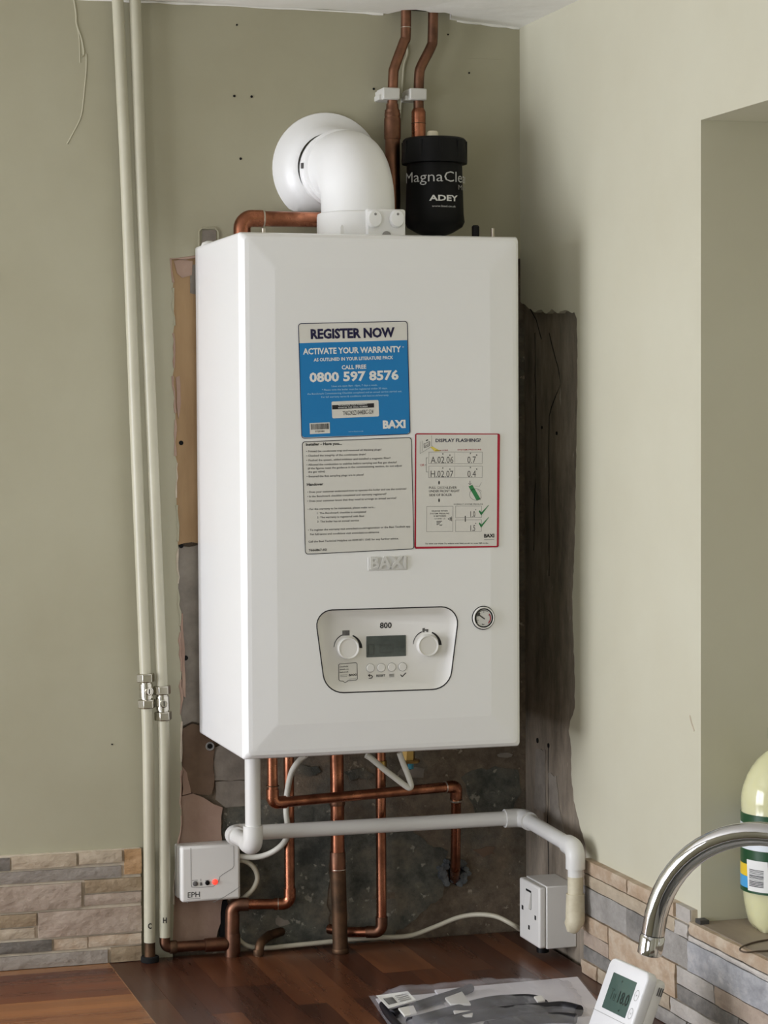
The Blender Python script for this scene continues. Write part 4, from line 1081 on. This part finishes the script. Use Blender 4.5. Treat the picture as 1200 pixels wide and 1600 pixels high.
# 15 mm pipe that turns behind the gas pipe
cp_ = thing('copper_pipe', 'thin copper pipe dropping from the boiler and turning behind the gas pipe', 'pipe', P(592, 1455, y=-.045))
A_ = P(594, 1186, y=-.045); B_ = P(597, 1456, y=-.045); A_.x = B_.x = (A_.x + B_.x) / 2; A_.z = ZB
C_ = Vector((P(543, 1462, y=-.022).x, -.022, B_.z - .002)); D_ = Vector((C_.x - .02, 0.006, C_.z))
pipe(cp_, 'pipe', [A_, B_, C_, D_], 0.0075, COPPER, 0.014)
elbow(cp_, A_, B_, C_, .0088, COPOLD, .013, .010)
collar(cp_, (A_.x, -.045, P(594, 1187, y=-.045).z - .006), d_, .0092, .010, BRASS, 'union_nut')

# front pipe: down from the boiler, across, down into the wall
cf = thing('copper_pipe', 'bright copper pipe crossing under the boiler and dropping into a hole in the wall', 'pipe', P(712, 1362, y=-.01))
A_ = P(424, 1186, y=-.12); B_ = P(426, 1246, y=-.12); A_.x = B_.x; A_.z = ZB
C_ = P(713, 1237, y=-.062); C_.z = (B_.z + C_.z) / 2; B_.z = C_.z
D_ = P(711.5, 1356, y=-.026); E_ = P(710.5, 1374, y=0.012)
pipe(cf, 'pipe', [A_, B_, C_, D_, E_], 0.0075, COPPER, [.008, .008, .012])
elbow(cf, A_, B_, C_, .0090, COPPER, .008, .012); elbow(cf, B_, C_, D_, .0090, COPPER, .008, .012)
collar(cf, (A_.x, -.12, ZB - .004), d_, .0088, .008, PLAST, 'union_nut')
collar(cf, (A_.x, -.12, P(425, 1228, y=-.12).z), d_, .0094, .0012, COPDULL, 'solder_ring')
collar(cf, C_ + (B_ - C_).normalized() * .019, B_ - C_, .0094, .0014, SOLDER, 'solder_ring')
collar(cf, C_ + (D_ - C_).normalized() * .022, D_ - C_, .0096, .003, SOLDER, 'solder_ring')

# ------------------------------------------------------------------ condensate waste pipe
cw = thing('condensate_pipe', 'white plastic condensate pipe from the boiler along both walls to an old cream pipe end', 'pipe', P(895, 1450, x=XR - .03))
YW = -0.085; RP = 0.0107; RE = 0.0136
a0 = P(394.5, 1186, y=-.205); p0 = Vector((a0.x, -.205, ZB)); p1 = P(395, 1320, y=-.205); p1.x = a0.x
p2 = Vector((P(363, 1300, y=YW).x, YW, P(363, 1298, y=YW).z))
zr_ = P(600, 1289, y=YW).z
p2.z = zr_; p1.z = P(395, 1322, y=-.205).z
xw = XR - 0.030
p3 = Vector((xw, YW, zr_ - .001))
q = P(899, 1326, x=xw); p4 = Vector((xw, q.y, q.z))
p5 = Vector((xw, p4.y, P(897, 1452, x=xw).z))
pipe(cw, 'pipe', [p0, p1, p2, p3, p4, Vector((xw, p4.y, P(897, 1402, x=xw).z))], RP, PVC, .014, 24)
for tri in ((p0, p1, p2), (p1, p2, p3), (p2, p3, p4), (p3, p4, p5)): elbow(cw, *tri, RE, PVC, .0145, .014)
ze = P(897, 1402, x=xw).z
MB().tube([(xw, p4.y, ze + .006), (xw - .0004, p4.y, ze - .03), (xw - .002, p4.y, p5.z + .010), (xw - .001, p4.y, p5.z + .003), (xw + .002, p4.y, p5.z)], [.0128, .0136, .0136, .0118, .007], 24).build('cream_socket', PVCOLD, cw, smooth=50)
pipe(cw, 'cream_pipe', [(xw, p4.y, ze + .03), (xw, p4.y, ze)], .0109, PVCOLD)

# ------------------------------------------------------------------ hose, valve, cables
def cable(name, pts, r_, m, label, cat, group=None, n=10):
    o = MB().tube(spline(pts, 8), r_, n).build(name, m, None, smooth=60); return tag(o, label, cat, group)
WC = mat('white_cable', rgb(206, 204, 192), rough=.4); CC = mat('grey_white_cable', rgb(186, 180, 160), rough=.45)
yv = -.175
hv = [P(572, 1180, y=yv), P(580, 1185, y=yv), P(600, 1202, y=yv), P(622, 1219, y=yv), P(634, 1228, y=yv), P(640, 1231, y=yv), P(642, 1226, y=yv), P(637, 1210, y=yv), P(630, 1193, y=yv), P(624, 1176, y=yv)]
cable('white_hose', hv, .0042, WC, 'white tube hanging in a sharp V under the boiler', 'hose', n=12)
fv = thing('filling_valve', 'brass filling valve with a blue green insert under the boiler', 'valve', P(637, 1196, y=-.13))
c = P(638, 1187, y=-.13)
MB().tube([(c.x, -.13, ZB), (c.x, -.13, c.z - .0005)], .010, 6).build('brass_body', BRASS, fv, bevel=.0006)
MB().lathe((c.x + .002, -.13, c.z - .004), [(.014, 0), (.015, .002), (.014, .004)], n=24).build('brass_flange', BRASS, fv, smooth=40)
MB().tube([(c.x + .001, -.138, c.z - .001), (c.x + .001, -.138, c.z - .012)], .0045, 8).build('insert', mat('teal_plastic', rgb(30, 104, 120), rough=.4), fv)
MB().box((c.x - .002, -.125, c.z - .016), (c.x + .006, -.120, c.z)).build('lever', DARKG, fv, bevel=.001)

cable('white_cable', [P(478, 1180, y=-.11), P(468, 1188, y=-.10), P(456, 1206, y=-.075), P(449, 1236, y=-.062), P(447, 1268, y=-.060), P(450, 1298, y=-.060), P(444, 1316, y=-.055), P(426, 1331, y=-.04), P(402, 1339, y=-.03), P(372, 1338, y=-.025)], .0042, WC,
      'white cable curving from the boiler down to the heating receiver', 'cable')
cable('white_cable', [P(372, 1344, y=-.022), P(384, 1346, y=-.022), P(397, 1356, y=-.022), P(402, 1372, y=-.022), P(396, 1388, y=-.022), P(384, 1400, y=-.020), P(372, 1409, y=-.012), P(360, 1420, y=-.006)], .0036, CC,
      'grey white cable looping behind the right edge of the heating receiver', 'cable')
def on_top(px, py, h=.0036):
    q = P(px, py, z=WT + h); return q
cb = [P(364, 1440, y=-.004), P(370, 1462, y=-.008), P(380, 1474, y=-.012), P(395, 1480, y=-.014), P(420, 1481, y=-.016), P(460, 1477, y=-.018), P(510, 1472, y=-.018), P(548, 1468, y=-.018), P(590, 1465, y=-.020), P(640, 1462, y=-.024), P(680, 1448, y=-.03),
      P(715, 1434, y=-.04), P(745, 1429, y=-.055), P(775, 1432, y=-.08), P(800, 1444, y=-.10), P(812, 1452, x=XR - .04)]
cable('white_cable', cb, .0036, CC, 'long grey white cable trailing along the wall to the socket', 'cable')

# ------------------------------------------------------------------ heating receiver
yr0, yr1 = -.006, -.034
rc = thing('heating_receiver', 'white square heating receiver with a glowing red light, under the boiler', 'receiver', P(330, 1412, y=-.02))
a, b = P(283.5, 1411, y=yr1), P(375.5, 1318, y=yr1)
MB().box((a.x - .002, .004, a.z + .003), (b.x - .004, -.016, b.z - .001)).build('back_box', PLAST, rc, bevel=.002)
fc = MB().box((a.x, -.017, a.z), (b.x, yr1, b.z)).build('front_cover', PLAST, rc, bevel=.004, bseg=3)
EZ = lambda x, y: P(260 + x * .16667, 1270 + y * .16667, y=yr1)
S = Sheet(EZ, (0, -.0003, 0))
S.stroke([(228, 330), (232, 668), (238, 696), (300, 700), (440, 690), (490, 640), (500, 600), (530, 575), (620, 520), (632, 496), (630, 310)], 5, LGREY)
S.stroke([(690, 690), (640, 726), (540, 790), (440, 838)], 5, LGREY)
S.text('EPH', 200, 796, 312, 788, 50, INK, 0.0); S.stroke([(196, 810), (316, 800)], 3, GREYINK)
for x0, x1 in ((240, 292), (362, 402)): S.stroke([(x0, 634), (x1, 630)], 5, LGREY)
S.stroke([(322, 620), (322, 640)], 5, LGREY); S.poly([(316, 652), (332, 651), (338, 680), (314, 682)], GREYINK)
S.done(fc, 'lettering')
for x, y, r_, m in ((270, 664, 24, GREYINK), (384, 656, 22, BLACKP)):
    c = EZ(x, y); MB().lathe((c.x, yr1 + .001, c.z), [(r_ * .000153, 0), (r_ * .000153, .0022), (r_ * .0001, .003), (0, .003)], axis=(0, -1, 0), n=18).build('button', m, rc, smooth=40)
c = EZ(456, 648); MB().lathe((c.x, yr1 + .001, c.z), [(.0042, 0), (.0040, .0018), (.0026, .0034), (0, .004)], axis=(0, -1, 0), n=18).build('indicator_light', LED, rc, smooth=50)
for x, y in ((215, 868), (605, 836)):
    c = EZ(x, y); MB().lathe((c.x, -.026, a.z - .002), [(.0022, 0), (.0026, .002)], n=12).build('fixing_screw', SOLDER, rc, smooth=40)

# ------------------------------------------------------------------ socket on the right wall
xs = XR - .047
a, b = P(812, 1371, x=xs), P(842.5, 1483, x=xs)
y_n, y_f = b.y, a.y + .002
z_t, z_b = P(811, 1370, x=xs).z, P(842.5, 1483, x=xs).z
so = thing('wall_socket', 'white switched mains socket in a deep surface box on the right wall', 'socket', (XR, (y_n + y_f) / 2, z_b))
MB().box((xs + .011, y_n - .001, z_b - .001), (XR + .010, y_f + .001, z_t + .001)).build('back_box', PLAST, so, bevel=.0015)
pl2 = MB().box((xs, y_n, z_b), (xs + .0108, y_f, z_t)).build('face_plate', PLAST, so, bevel=.003, bseg=3)
yc = (y_n + y_f) / 2; zh = z_t - z_b; zm = (z_t + z_b) / 2
SZ = lambda u, v: Vector((xs, y_f + (y_n - y_f) * u, z_t + (z_b - z_t) * v))
m_ = MB(); o_ = SZ(.36, .17)
sw = meshobj('rocker_switch', [SZ(.36, .16) + Vector((-.0005, 0, 0)), SZ(.60, .16) + Vector((-.0005, 0, 0)), SZ(.60, .42) + Vector((-.0042, 0, 0)), SZ(.36, .42) + Vector((-.0042, 0, 0)),
              SZ(.36, .16) + Vector((.002, 0, 0)), SZ(.60, .16) + Vector((.002, 0, 0)), SZ(.60, .42) + Vector((.002, 0, 0)), SZ(.36, .42) + Vector((.002, 0, 0))],
             [(0, 1, 2, 3), (4, 7, 6, 5), (0, 4, 5, 1), (1, 5, 6, 2), (2, 6, 7, 3), (3, 7, 4, 0)], PLAST, so)
def slot(u0, u1, v0, v1, m=HOLE, name='pin_slot'):
    p = SZ(u0, v1); q2 = SZ(u1, v0)
    MB().box((xs - .0003, min(p.y, q2.y), min(p.z, q2.z)), (xs + .001, max(p.y, q2.y), max(p.z, q2.z))).build(name, m, so)
slot(.35, .61, .125, .158, HOLE, 'switch_gap'); slot(.605, .63, .16, .42, LGREY, 'switch_gap'); slot(.35, .61, .425, .44, LGREY, 'switch_gap'); slot(.13, .21, .44, .51); slot(.78, .85, .49, .56); slot(.46, .53, .71, .78)
MB().lathe((XR - .03, yc - .01, z_b - .012), [(.009, 0), (.009, .011)], n=16).build('cable_gland', BLACKP, so, smooth=40)

# ================================================================== TAP
tip = P(1018, 1484, d=2.40)
ang = math.atan2(-.163, .162); sd_ = Vector((math.cos(ang), math.sin(ang), 0)); RA = .122
tap = thing('kitchen_tap', 'polished chrome swan neck kitchen tap by the window recess', 'tap', (tip.x + sd_.x * .235, tip.y + sd_.y * .235, WT))
arc = []
cen = tip + sd_ * (RA * .985 + .004) - Vector((0, 0, RA * math.sin(R(173)) - .0250))
for k in range(0, 29):
    t = R(173 - 173 * k / 28)
    arc.append(cen + sd_ * (RA * math.cos(t)) + Vector((0, 0, RA * 1.0 * math.sin(t))))
e_ = arc[-1]; dirt = (arc[0] - arc[1]).normalized()
arc.insert(0, arc[0] + dirt * .006); tipv = arc[0] + dirt * .003
RT_ = .0122
MB().tube([tipv] + arc + [Vector((e_.x, e_.y, WT + .09))], RT_, 32).build('spout', CHROME, tap, smooth=60)
ae = arc[0] + dirt * .004
MB().tube([ae - dirt * .002, ae, ae + dirt * .0012, ae + dirt * .0195, ae + dirt * .0202], [RT_ * .98, RT_ * 1.0, RT_ * 1.08, RT_ * 1.06, RT_ * .98], 32).build('aerator', CHROME, tap, smooth=40)
MB().tube([ae + dirt * .0202, ae + dirt * .0204], RT_ * .8, 24).build('outlet_mesh', DARKG, tap)
MB().tube([arc[0] + dirt * .0018, arc[0] + dirt * .0026], RT_ * 1.004, 32).build('seam_ring', INK, tap)
MB().lathe((e_.x, e_.y, WT), [(.027, 0), (.027, .004), (.024, .008), (.0225, .07), (.0215, .088), (.013, .096), (.0118, .098)], n=40).build('body', CHROME, tap, smooth=40)
hn = Vector((sd_.y, -sd_.x, 0))
MB().tube([Vector((e_.x, e_.y, WT + .055)) + hn * .018, Vector((e_.x, e_.y, WT + .055)) + hn * .042], .014, 24).build('handle_hub', CHROME, tap, smooth=40)
MB().tube([Vector((e_.x, e_.y, WT + .055)) + hn * .034, Vector((e_.x, e_.y, WT + .125)) + hn * .055], .0045, 14).build('lever', CHROME, tap, smooth=50)

# ================================================================== BOTTLE ON THE SILL
sz = OZ0
bc0 = P(1219, 1451, z=sz); bc = Vector((bc0.x, bc0.y + .0, sz))
dist = (bc - CAM).dot(FWD); pm = F_PX / dist
zpx = lambda py: sz + (1452 - py) / pm
bx = 1219
rp = lambda px: (bx - px) / pm
bt = thing('drink_bottle', 'clear plastic bottle of cloudy pale drink with a striped label on the window sill', 'bottle', bc)
LIQ = mat('cloudy_drink', rgb(218, 216, 172), rough=.16, spec=.5, coat=.6)
b_ = LIQ.node_tree.nodes['Principled BSDF']; b_.inputs['Subsurface Weight'].default_value = .35; b_.inputs['Subsurface Radius'].default_value = (.03, .03, .015); b_.inputs['Subsurface Scale'].default_value = .6
PET = mat('clear_bottle_plastic', rgb(238, 240, 232), rough=.08, trans=.9, ior=1.3)
n = 60; prof = [(.018, 1452), (rp(1181), 1457), (rp(1177), 1452), (rp(1170), 1440), (rp(1166), 1425), (rp(1162.5), 1405), (rp(1161), 1392), (rp(1158.5), 1386), (rp(1158), 1380), (rp(1158), 1270), (rp(1159), 1264), (rp(1158), 1252), (rp(1159), 1238), (rp(1162), 1226), (rp(1168), 1210),
        (rp(1175), 1198), (rp(1184), 1186), (rp(1194), 1177), (rp(1204), 1169), (rp(1206), 1160), (rp(1206), 1150)]
V = []; Fc = []
for i, (r_, py) in enumerate(prof):
    for k in range(n):
        t = 2 * math.pi * k / n
        z = zpx(py); rr = r_
        if i <= 6:                                   # petal foot
            w_ = math.cos(5 * t + .6); f_ = (6 - i) / 6
            rr *= 1 + .05 * f_ * w_; z = max(sz, z + (.006 * f_ * (1 - w_) / 2 if i < 3 else 0)) if i else sz + .004 * (1 - w_) / 2
        V.append(bc + Vector((rr * math.cos(t), rr * math.sin(t), z - sz)))
for i in range(len(prof) - 1):
    for k in range(n): Fc.append((i * n + k, i * n + (k + 1) % n, (i + 1) * n + (k + 1) % n, (i + 1) * n + k))
Fc.append(tuple(range(n))); Fc.append(tuple((len(prof) - 1) * n + k for k in range(n)))
meshobj('bottle_body', V, Fc, LIQ, bt, smooth=50)
MB().lathe((bc.x, bc.y, zpx(1150) - .004), [(.0125, 0), (.0152, .001), (.0152, .014), (.014, .016)], n=32).build('cap', mat('green_cap', rgb(40, 110, 60), rough=.4), bt, smooth=40)
LG = mat('label_green', rgb(30, 74, 44), rough=.3); LY = mat('label_yellow', rgb(232, 196, 52), rough=.3); LB = mat('label_blue', rgb(74, 160, 214), rough=.3); LWt = mat('label_white', rgb(224, 230, 236), rough=.3)
def band(py0, py1, m, ra=1.012):
    r_ = rp(1158) * ra
    z0_, z1_ = zpx(py0), zpx(py1)
    MB().lathe((bc.x, bc.y, 0), [(r_ * .985, z0_), (r_, z0_ + .0002), (r_, z1_ - .0002), (r_ * .985, z1_)], n=60).build('label_band', m, bt, smooth=40)
band(1389, 1382, LG); band(1382, 1364, LB); band(1364, 1345, LY); band(1345, 1322, LG); band(1322, 1282, LWt); band(1282, 1267, LG)
# barcode panel on the label
vd = Vector((CAM.x - bc.x, CAM.y - bc.y, 0)).normalized(); rt = Vector((-vd.y, vd.x, 0))
rl = rp(1158) * 1.014
def bl(px, py, k=1.0):
    a = math.asin(max(-1, min(1, ((px - bx) / pm) / rl)))
    q = vd * math.cos(a) + rt * math.sin(a)
    slope = (px - bx) * 0.0
    return Vector((bc.x, bc.y, zpx(py))) + q * rl * k
def curved(px0, px1, py0, py1, m, name, k, sk=0.0):
    V = []; n_ = 8
    for i in range(n_ + 1):
        x = px0 + (px1 - px0) * i / n_
        V += [bl(x, py0, k), bl(x + sk, py1, k)]
    meshobj(name, V, [(2 * i, 2 * i + 2, 2 * i + 3, 2 * i + 1) for i in range(n_)], m, bt, smooth=60)
curved(1168, 1200, 1337, 1385, WINK, 'barcode_panel', 1.004, 2)
V = []; Fc = []
py = 1351
while py < 1377:
    h = random.choice((.6, .9, 1.4))
    k0 = len(V)
    for i in range(6):
        x = 1172 + 22 * i / 5
        V += [bl(x, py, 1.008), bl(x, py + h, 1.008)]
    Fc += [(k0 + 2 * i, k0 + 2 * i + 2, k0 + 2 * i + 3, k0 + 2 * i + 1) for i in range(5)]
    py += h + random.choice((.6, .9, 1.2))
meshobj('barcode', V, Fc, INK, bt)
# thin cord lying on the sill
cds = [P(*q, z=sz + .0012) for q in ((1240, 1468), (1205, 1468), (1180, 1472), (1162, 1478), (1156, 1484), (1166, 1488), (1190, 1486), (1230, 1484))]
tag(MB().tube(spline(cds, 6), .0011, 8).build('thin_cord', mat('brown_cord', rgb(90, 74, 60), rough=.6), None, smooth=60), 'thin brown cord looped on the window sill', 'cord')

# ================================================================== THERMOSTAT
th_ = R(6); tl_ = R(22)
nv = Vector((-math.cos(th_), -math.sin(th_), 0)); ev = Vector((math.sin(th_), -math.cos(th_), 0))
uv = Vector((0, 0, 1)) * math.cos(tl_) - nv * math.sin(tl_)
nf = nv * math.cos(tl_) + Vector((0, 0, 1)) * math.sin(tl_)
TW, TH, TD = .094, .118, .027
tc0 = P(955, 1494, d=2.775)
drop = (tc0.z - WT - .002) / uv.z
TH = drop
ts = thing('room_thermostat', 'white digital room thermostat propped up on the worktop under the tap', 'thermostat', tc0 - uv * TH + ev * TW / 2)
def L3(u, v, w_): return tc0 + ev * u - uv * v + nf * w_
def slab(name, u0, u1, v0, v1, w0, w1, rad, m, parent, inset=.0015):
    def lp(ins, w_): return [L3(a, b, w_) for a, b in rrect(u0 + ins, u1 - ins, v0 + ins, v1 - ins, max(rad - ins, .0005), 6)]
    ls = [lp(inset * .4, w0), lp(0, w0 + (w1 - w0) * .1), lp(0, w1 - inset), lp(inset * .35, w1 - inset * .35), lp(inset, w1)]
    V = [v for l in ls for v in l]; n = len(ls[0])
    Fc = [(i * n + k, i * n + (k + 1) % n, (i + 1) * n + (k + 1) % n, (i + 1) * n + k) for i in range(4) for k in range(n)] + [tuple(range(n)), tuple(4 * n + k for k in range(n))]
    return meshobj(name, V, Fc, m, parent, smooth=50)
TWH = mat('thermostat_white', rgb(236, 236, 236), rough=.3)
slab('back_case', .004, TW - .001, .004, TH - .002, -TD, -.0135, .008, PLAST, ts)
fp = slab('front_case', 0, TW, 0, TH, -.0138, 0, .010, TWH, ts, .0025)
slab('display', .018, .075, .016, .060, -.001, .0004, .001, mat('thermostat_lcd', rgb(78, 100, 92), rough=.2), ts, .0002)
fr = lambda x, y: L3(x / 1000, y / 1000, .0007)
S = Sheet(fr, nf * .0002)
LCDI = mat('lcd_ink', rgb(34, 46, 42), rough=.4); LCDF = mat('lcd_faint', rgb(58, 78, 70), rough=.4)
S.text('18.0', 47, 47, 71, 47, 14, LCDI, 0.004); S.text('Tu', 27, 47, 40, 47, 13, LCDF, 0.004); S.disc(44, 22, 1.1, LCDI, 8); S.disc(57, 55, 1.1, LCDI, 8)
S.done(ts, 'display_digits')
S = Sheet(lambda x, y: L3(x / 1000, y / 1000, .0002), nf * .0002)
S.stroke([(0.5, 66), (93.5, 66)], .5, LGREY)
for y_ in (30, 52): S.arc(83.5, y_, 4.4, 6.4, 0, 360, .5, .5, LGREY, 24)
S.stroke([(82, 31), (83.5, 29), (85, 31)], .5, LGREY); S.stroke([(82, 51), (83.5, 53), (85, 51)], .5, LGREY)
S.done(ts, 'button_outline')
for k in range(3):
    MB().frame_box(L3(TW - .0006, .012 + k * .0, -.020 - k * .0028), ev * .0003 * 2.2, -uv * .010, nf * .001).build('vent_slot', DARKG, ts)
MB().frame_box(L3(TW - .0006, .068, -.019), ev * .0007, -uv * .004, nf * .0012).build('reset_hole', DARKG, ts)
MB().frame_box(L3(.02, TH - .03, -TD) , ev * .05, -uv * .028, -nf * .012).build('stand_foot', PLAST, ts, bevel=.001)

# ================================================================== BAG OF PAPERS ON THE WORKTOP
bg_ = thing('document_bag', 'clear plastic bag of papers and dark cables lying on the worktop', 'plastic bag', P(760, 1570, z=WT))
def wp(px, py, h=0.0): return P(px, py, z=WT + h)
FILM = bpy.data.materials.new('clear_film'); FILM.use_nodes = True
N = FILM.node_tree.nodes; L = FILM.node_tree.links
b_ = N['Principled BSDF']; b_.inputs['Base Color'].default_value = rgb(228, 228, 236); b_.inputs['Roughness'].default_value = .12; b_.inputs['Alpha'].default_value = .24
nz = N.new('ShaderNodeTexNoise'); nz.inputs['Scale'].default_value = 26; nz.inputs['Detail'].default_value = 4
bp = N.new('ShaderNodeBump'); bp.inputs['Strength'].default_value = .7; bp.inputs['Distance'].default_value = .006
tcn = N.new('ShaderNodeTexCoord'); mpn = N.new('ShaderNodeMapping'); mpn.inputs['Scale'].default_value = (1, .35, 1); mpn.inputs['Rotation'].default_value = (0, 0, .5)
L.new(tcn.outputs['Object'], mpn.inputs[0]); L.new(mpn.outputs[0], nz.inputs['Vector']); L.new(nz.outputs['Fac'], bp.inputs['Height']); L.new(bp.outputs[0], b_.inputs['Normal'])
PAPER = mat('grey_white_paper', rgb(236, 233, 236), rgb(224, 221, 226), rough=.6, scale=8)
c00, c10, c11, c01 = wp(576, 1557), wp(905, 1527), wp(985, 1628), wp(650, 1668)
def bl2(u, v, h): return (c00 * (1 - u) + c10 * u) * (1 - v) + (c01 * (1 - u) + c11 * u) * v + Vector((0, 0, h))
def quad_slab(name, u0, u1, v0, v1, h0, h1, m, tw=0.0, bevel=.0008):
    pts = [bl2(u0, v0 + tw, h0), bl2(u1, v0, h0), bl2(u1, v1, h0), bl2(u0, v1 + tw, h0)]
    return MB().prism(pts, (0, 0, h1 - h0)).build(name, m, bg_, bevel=bevel)
quad_slab('booklet', .30, .985, .03, .97, .0006, .004, PAPER)
quad_slab('leaflet', .02, .34, .06, .95, .0006, .002, PAPER)
DK = mat('black_rubber', rgb(20, 20, 27), rough=.45)
def lump(name, pix, h, m, r_):
    return MB().tube(spline([wp(a, b, h) for a, b in pix], 6), r_, 12).build(name, m, bg_, smooth=60)
lump('dark_cable', ((612, 1585), (650, 1572), (700, 1556), (726, 1548), (735, 1544)), .009, DK, .006)
lump('dark_cable', ((640, 1598), (700, 1582), (760, 1566), (800, 1562), (832, 1562), (850, 1570)), .010, DK, .007)
lump('dark_cable', ((690, 1600), (750, 1586), (800, 1580), (850, 1576), (880, 1574), (905, 1580)), .011, DK, .008)
lump('dark_cable', ((760, 1604), (820, 1594), (870, 1590), (900, 1592)), .010, DK, .007)
lump('dark_cable', ((598, 1570), (606, 1584), (620, 1600), (632, 1612)), .008, DK, .005)
for pix in (((695, 1562), (722, 1552), (736, 1572), (704, 1572)), ((622, 1578), (646, 1574), (652, 1586), (632, 1590)), ((708, 1582), (740, 1582), (738, 1590), (712, 1590)), ((834, 1560), (846, 1558), (852, 1566), (840, 1568))):
    MB().prism([wp(a, b, .0145) for a, b in pix], (0, 0, .003)).build('white_plug', PLAST, bg_, bevel=.001)
nu, nv_ = 40, 26; V = []; Fc = []
from mathutils import noise
for j in range(nv_ + 1):
    for i in range(nu + 1):
        u, v = i / nu, j / nv_
        e = min(u, 1 - u, v, 1 - v); k = min(1, e / .12)
        base = .0008 + k * (.0195 if .05 < u < .9 else .010)
        h = base * (1 - .55 * max(0, min(1, (u - .55) / .4))) + k * .004 * noise.noise(Vector((u * 9, v * 5, 1.7))) + k * .0022 * noise.noise(Vector((u * 26, v * 12, 4)))
        V.append(bl2(u, v, max(.0006, h)))
for j in range(nv_):
    for i in range(nu): Fc.append((j * (nu + 1) + i, j * (nu + 1) + i + 1, (j + 1) * (nu + 1) + i + 1, (j + 1) * (nu + 1) + i))
meshobj('film', V, Fc, FILM, bg_, smooth=80)
lb_ = [wp(588, 1556, .0125), wp(637, 1549, .020), wp(650, 1563, .0205), wp(607, 1576, .019)]
lbo = MB().prism(lb_, (0, 0, .0004)).build('paper_label', WINK, bg_)
S = Sheet(lambda x, y: lb_[0] * ((1 - x) * (1 - y)) + lb_[1] * (x * (1 - y)) + lb_[2] * (x * y) + lb_[3] * ((1 - x) * y), (0, 0, .0007))
x_ = .10
while x_ < .40:
    S.poly([(x_, .3), (x_ + .012, .3), (x_ + .012, .8), (x_, .8)], INK); x_ += random.choice((.018, .026))
for k in range(4): S.poly([(.5, .25 + k * .16), (.9, .25 + k * .16), (.9, .30 + k * .16), (.5, .30 + k * .16)], LGREY)
S.done(lbo, 'label_print')
